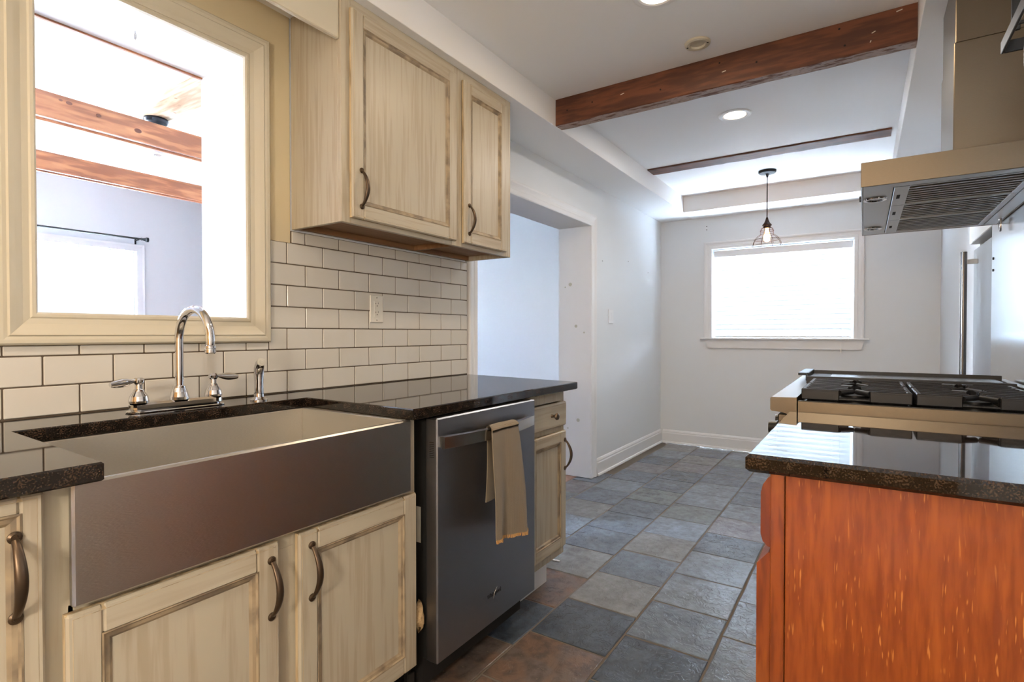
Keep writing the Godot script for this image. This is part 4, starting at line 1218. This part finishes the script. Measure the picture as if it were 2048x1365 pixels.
# ================================================================ right side
func right_run() -> void:
	var c := thing("base_cabinet", "orange stained oak cabinet in the right foreground", "cabinet", Vector3(1.93, 0, -1.35))
	part(c, "end_panel", boxm(Vector3(1.662, 0.002, -1.050), Vector3(2.218, 0.882, -1.066), 0.001), M.oak)
	part(c, "corner_stile", boxm(Vector3(1.638, 0.002, -1.0485), Vector3(1.6605, 0.882, -1.072), 0.0015), M.oak_edge)
	part(c, "carcass", boxm(Vector3(1.645, 0.1, -1.066), Vector3(2.216, 0.88, -1.655)), M.oak_edge)
	var st := st_new()
	prism(st, [Vector2(1.637, 0.872), Vector2(1.632, 0.868), Vector2(1.624, 0.855), Vector2(1.6205, 0.84), Vector2(1.6205, 0.765), Vector2(1.624, 0.752), Vector2(1.632, 0.744), Vector2(1.637, 0.743)], func(p, t): return Vector3(p.x, p.y, -1.062 - 0.57 * t))
	var dr := part(c, "drawer", st.commit(), M.oak_edge)
	part(dr, "knob", lathem(Vector3(1.6205, 0.845, -1.33), Vector3.LEFT, [Vector2(0.007, 0), Vector2(0.006, 0.01), Vector2(0.014, 0.016), Vector2(0.016, 0.024), Vector2(0.01, 0.03), Vector2(0, 0.031)], 18), M.steel_bright)
	st = st_new()
	prism(st, [Vector2(1.637, 0.735), Vector2(1.634, 0.735), Vector2(1.615, 0.712), Vector2(1.615, 0.14), Vector2(1.634, 0.12), Vector2(1.637, 0.12)], func(p, t): return Vector3(p.x, p.y, -1.057 - 0.575 * t))
	part(c, "door", st.commit(), M.oak_edge)
	# stainless sheet behind the range
	var b := thing("steel_backsplash", "bright stainless sheet on the wall behind the range", "backsplash", Vector3(2.215, 0.93, -2.3))
	part(b, "sheet", boxm(Vector3(2.2165, 0.93, -1.66), Vector3(2.2195, 1.62, -2.953)), M.steel_bright)
	for y in [1.437, 1.389]:
		part(b, "screw", lathem(Vector3(2.2165, y, -2.92), Vector3.LEFT, [Vector2(0.006, 0), Vector2(0.005, 0.003), Vector2(0, 0.0035)], 10), M.black_metal)

func cooker() -> void:
	var zn := -1.664
	var zf := -2.60
	var r := thing("range", "stainless gas range with black cast iron grates and a griddle", "range", Vector3(1.9, 0, -2.13))
	part(r, "body", boxm(Vector3(1.60, 0.06, zn - 0.004), Vector3(2.20, 0.905, zf), 0.004), M.steel_reflection_tint)
	part(r, "foot", boxes([[1.66, 0.002, zn - 0.05, 1.70, 0.06, zn - 0.09], [1.66, 0.002, zf + 0.09, 1.70, 0.06, zf + 0.05], [2.1, 0.002, zn - 0.05, 2.14, 0.06, zn - 0.09], [2.1, 0.002, zf + 0.09, 2.14, 0.06, zf + 0.05]]), M.black_metal)
	var st := st_new()
	prism(st, [Vector2(1.560, 0.912), Vector2(1.556, 0.916), Vector2(1.556, 0.948), Vector2(1.559, 0.951), Vector2(1.622, 0.953), Vector2(1.622, 0.906), Vector2(1.60, 0.906), Vector2(1.585, 0.910)], func(p, t): return Vector3(p.x, p.y, zn + (zf - zn) * t))
	part(r, "bullnose_ledge", st.commit(), M.steel_reflection_tint)
	part(r, "control_panel", boxm(Vector3(1.575, 0.80, zn - 0.004), Vector3(1.60, 0.905, zf), 0.003), M.steel_reflection_tint)
	for i in 6:
		part(r, "knob", lathem(Vector3(1.575, 0.852, zn - 0.09 - i * 0.15), Vector3.LEFT, [Vector2(0.024, 0), Vector2(0.024, 0.008), Vector2(0.02, 0.012), Vector2(0.018, 0.034), Vector2(0, 0.036)], 20), M.black_metal)
	part(r, "oven_handle", tubem([Vector3(1.552, 0.76, zn - 0.06), Vector3(1.552, 0.76, zf + 0.06)], 0.013, 14), M.steel_bright)
	part(r, "side_trim", boxm(Vector3(1.624, 0.88, zn), Vector3(2.2, 0.944, zn - 0.018), 0.0015), M.steel_reflection_tint)
	part(r, "side_trim", boxm(Vector3(1.624, 0.88, zf + 0.018), Vector3(2.2, 0.944, zf), 0.0015), M.steel_reflection_tint)
	part(r, "cooktop", boxm(Vector3(1.622, 0.905, zn - 0.018), Vector3(2.2, 0.934, -2.16)), M.enamel)
	part(r, "back_trim", boxm(Vector3(2.18, 0.93, zn - 0.018), Vector3(2.205, 0.965, zf + 0.018), 0.002), M.steel_reflection_tint)
	# grates: two deep by two across, each of two halves with fingers towards the burner
	for mz in 2:
		var za := -1.718 - mz * 0.222
		for mx in 2:
			var xa := 1.628 + mx * 0.262
			var g := st_new()
			for half in 2:
				var dir := 1.0 if half == 0 else -1.0
				var x0 := xa if half == 0 else xa + 0.254
				for k in 5:
					var z: float = za - 0.012 - k * 0.047
					var outer: bool = k == 0 or k == 4
					var inward := -1.0 if k == 0 else 1.0
					var y1 := 0.974
					var straight := 0.092 if outer else 0.112
					box(g, Vector3(x0, y1 - 0.010, z - 0.005), Vector3(x0 + dir * straight, y1, z + 0.005), 0.002)
					if outer:
						# solid skirt and the arm bent towards the burner
						box(g, Vector3(x0, 0.944, z - 0.0055), Vector3(x0 + dir * straight, y1 - 0.004, z + 0.0055), 0.002)
						tube(g, [Vector3(x0 + dir * straight, y1 - 0.008, z), Vector3(x0 + dir * (straight + 0.03), y1 - 0.006, z + inward * 0.036)], 0.0075, 8)
						tube(g, [Vector3(x0 + dir * straight, 0.948, z), Vector3(x0 + dir * (straight + 0.036), 0.948, z)], 0.004, 6)
				box(g, Vector3(x0, 0.944, za - 0.012), Vector3(x0 + dir * 0.012, 0.974, za - 0.20), 0.003)
			part(r, "grate", g.commit(), M.cast_iron)
			part(r, "burner", lathem(Vector3(xa + 0.127, 0.934, za - 0.105), Vector3.UP, [Vector2(0.045, 0), Vector2(0.045, 0.01), Vector2(0.036, 0.014), Vector2(0.036, 0.02), Vector2(0, 0.021)], 24), M.black_metal)
	# griddle with a raised rim along the far side
	part(r, "griddle", boxes([[1.606, 0.906, -2.168, 2.16, 0.9785, -2.182], [1.606, 0.906, -2.182, 2.16, 0.955, -2.30], [1.606, 0.906, -2.30, 2.16, 0.969, -2.505], [1.606, 0.906, -2.505, 2.18, 0.9815, -2.515]], 0.001), M.cast_iron)
	part(r, "griddle_plate", boxm(Vector3(1.672, 0.969, -2.315), Vector3(2.155, 0.9705, -2.503)), mat(Color(0.45, 0.46, 0.47), 0.25, 0.9))
	part(r, "griddle_end_cap", boxes([[1.572, 0.975, -2.25, 1.600, 0.985, -2.53], [1.596, 0.955, -2.26, 1.606, 0.985, -2.53]], 0.002), mat(Color(0.16, 0.18, 0.20), 0.3, 0.6))

func hood() -> void:
	var zn := -1.893
	var zf := -2.829
	var h := thing("range_hood", "stainless steel chimney hood with baffle filters above the range", "range hood", Vector3(2.0, 1.56, -2.36))
	# canopy: open box
	var st := st_new()
	box(st, Vector3(1.765, 1.56, zn), Vector3(2.2145, 1.6315, zn - 0.006), 0.0008)
	box(st, Vector3(1.765, 1.56, zf + 0.006), Vector3(2.2145, 1.6315, zf), 0.0008)
	box(st, Vector3(1.765, 1.56, zn - 0.006), Vector3(1.771, 1.6315, zf + 0.006), 0.0008)
	box(st, Vector3(2.2085, 1.56, zn - 0.006), Vector3(2.2145, 1.6315, zf + 0.006), 0.0008)
	box(st, Vector3(1.765, 1.6265, zn - 0.006), Vector3(2.2145, 1.632, zf + 0.006), 0.0008)
	part(h, "canopy", st.commit(), M.steel_reflection_tint)
	part(h, "rim", boxes([[1.771, 1.561, zn - 0.006, 2.2085, 1.564, zn - 0.054], [1.771, 1.561, zf + 0.022, 2.2085, 1.564, zf + 0.006], [2.17, 1.561, zn - 0.054, 2.2085, 1.564, zf + 0.022]]), M.filter_steel)
	var lp := part(h, "light_panel", boxes([[1.771, 1.561, zn - 0.054, 1.845, 1.564, zf + 0.022]]), M.filter_steel)
	for z in [-2.09, -2.657]:
		var l := part(lp, "spotlight", lathem(Vector3(1.803, 1.561, z), Vector3.DOWN, [Vector2(0.033, 0), Vector2(0.031, 0.004), Vector2(0.024, 0.004), Vector2(0.021, 0.0005), Vector2(0, 0.0005)], 28), M.chrome)
		part(l, "glass", lathem(Vector3(1.803, 1.5604, z), Vector3.DOWN, [Vector2(0.017, 0), Vector2(0.012, 0.001), Vector2(0, 0.0012)], 20), mat(Color(0.30, 0.28, 0.25), 0.15))
	var dz := [-1.949, -2.226, -2.508, -2.806]
	for i in 3:
		var za: float = dz[i] - 0.002
		var zb: float = dz[i + 1] + 0.002
		var f := part(h, "filter", boxes([[1.848, 1.5605, za, 1.886, 1.575, zb], [2.15, 1.5605, za, 2.168, 1.575, zb], [1.886, 1.5605, za, 2.15, 1.575, za - 0.012], [1.886, 1.5605, zb + 0.012, 2.15, 1.575, zb]], 0.001), M.filter_steel)
		var n := 8
		var pitch: float = (za - zb - 0.024) / n
		for k in n - 1:
			var z: float = za - 0.012 - pitch * (k + 1)
			part(f, "baffle", boxm(Vector3(1.886, 1.5615, z + pitch * 0.2), Vector3(2.15, 1.566, z - pitch * 0.2), 0.0015), M.filter_steel)
		part(f, "grip_slot", boxm(Vector3(1.858, 1.5602, (za + zb) / 2 + 0.028), Vector3(1.867, 1.5606, (za + zb) / 2 - 0.028)), M.dark)
		part(f, "cavity_shade", boxm(Vector3(1.87, 1.577, za), Vector3(2.16, 1.579, zb)), M.dark)  # near-black sheet standing for the shade inside the filter
	part(h, "button", boxes([[1.759, 1.59, -2.20, 1.765, 1.60, -2.21], [1.759, 1.59, -2.22, 1.765, 1.60, -2.23], [1.759, 1.59, -2.24, 1.765, 1.60, -2.25]], 0.001), M.black_metal)
	var ch := part(h, "chimney", boxm(Vector3(2.008, 1.632, -2.20), Vector3(2.215, 2.05, -2.53), 0.002), M.steel_reflection_tint)
	part(ch, "chimney_sleeve", boxm(Vector3(2.0115, 2.05, -2.2035), Vector3(2.215, 2.286, -2.5265), 0.002), M.steel_reflection_tint)
	st = st_new()
	var ring := []
	for i in 20:
		var a := TAU * i / 20.0
		ring.append(Vector3(2.20, 1.545 + cos(a) * 0.03, -2.69 + sin(a) * 0.009))
	var hk := thing("snap_hook", "small steel snap hook hanging under the back of the hood", "hook", Vector3(2.20, 1.515, -2.69))
	part(hk, "loop", tubem(ring, 0.004, 8, Vector3.ZERO, 1.0, true), M.chrome)

func fridge() -> void:
	var f := thing("refrigerator", "stainless refrigerator recessed in the right wall with a vertical bar handle", "refrigerator", Vector3(2.6, 0, -3.36))
	part(f, "cabinet", boxm(Vector3(2.32, 0.02, -2.965), Vector3(2.98, 1.572, -3.765), 0.004), M.black_gap)
	part(f, "door", boxm(Vector3(2.265, 0.06, -2.962), Vector3(2.318, 1.58, -3.766), 0.006), mat(Color(0.60, 0.605, 0.61), 0.45, 0.25))
	var hd := part(f, "handle", tubem([Vector3(2.208, 0.5, -3.63), Vector3(2.208, 1.555, -3.63)], 0.014, 16), mat(Color(0.42, 0.41, 0.40), 0.25, 1.0))
	for y in [0.55, 1.49]:
		part(hd, "handle_mount", boxm(Vector3(2.205, y, -3.622), Vector3(2.265, y + 0.025, -3.638), 0.002), M.steel_bright)

func pot_rack() -> void:
	var r := thing("pot_rack", "black metal wall pot rack at the photo's upper right edge", "rack", Vector3(2.1, 1.72, -1.2))
	part(r, "front_bar", boxm(Vector3(2.010, 1.712, -0.9), Vector3(2.015, 1.737, -1.505), 0.001), M.black_metal)
	part(r, "end_bar", boxm(Vector3(2.015, 1.712, -1.500), Vector3(2.219, 1.737, -1.505), 0.001), M.black_metal)
	part(r, "end_bar", boxm(Vector3(2.015, 1.712, -0.905), Vector3(2.219, 1.737, -0.9), 0.001), M.black_metal)
	part(r, "shelf_rod", tubem([Vector3(2.015, 1.742, -1.44), Vector3(2.219, 1.742, -1.44)], 0.004, 8), M.black_metal)
	part(r, "shelf_rod", tubem([Vector3(2.015, 1.742, -1.34), Vector3(2.219, 1.742, -1.34)], 0.004, 8), M.black_metal)
	part(r, "upper_bar", boxm(Vector3(2.028, 1.80, -0.9), Vector3(2.033, 1.82, -1.46), 0.001), M.black_metal)
	part(r, "bracket", boxes([[2.019, 1.737, -1.46, 2.033, 1.82, -1.465], [2.033, 1.80, -1.46, 2.219, 1.82, -1.465], [2.213, 1.712, -1.505, 2.219, 1.9, -1.48]], 0.001), M.black_metal)
	for q in [[2.045, -1.44, "black hook hanging from the pot rack, nearest the chimney"], [2.075, -1.34, "black hook hanging from the pot rack, second from the chimney"]]:
		var o := Vector3(q[0], 1.742, q[1])
		var k := thing("pot_hook", q[2], "hook", o + Vector3(0, -0.1, 0), "hooks on the pot rack")
		var pts := []
		for i in 8:
			var a := PI * i / 7.0
			pts.append(o + Vector3(0.007 * cos(a), 0.0085 * sin(a) - 0.001, 0))
		pts.append(o + Vector3(-0.008, -0.05, 0))
		for i in 9:
			var a := PI + PI * 0.95 * i / 8.0
			pts.append(o + Vector3(0.004 + 0.012 * cos(a), -0.085 + 0.016 * sin(a), 0))
		part(k, "wire", tubem(pts, 0.003, 8), M.black_metal)

func small_things() -> void:
	var c := Vector3(0.735, 0.002, -2.19)
	c = Vector3(0.503, 0.0, -2.34)
	var st := st_new()
	for i in 4:
		box(st, c + Vector3(-0.022 + i * 0.011, 0.001, -0.006 + 0.003 * sin(i * 2.0)), c + Vector3(-0.010 + i * 0.011, 0.005 + 0.001 * (i % 2), 0.006 + 0.003 * sin(i * 2.0)), 0.001)
	solo("paper_scrap", "small white scrap of paper lying on the slate floor", "scrap", st.commit(), M.trim_white)
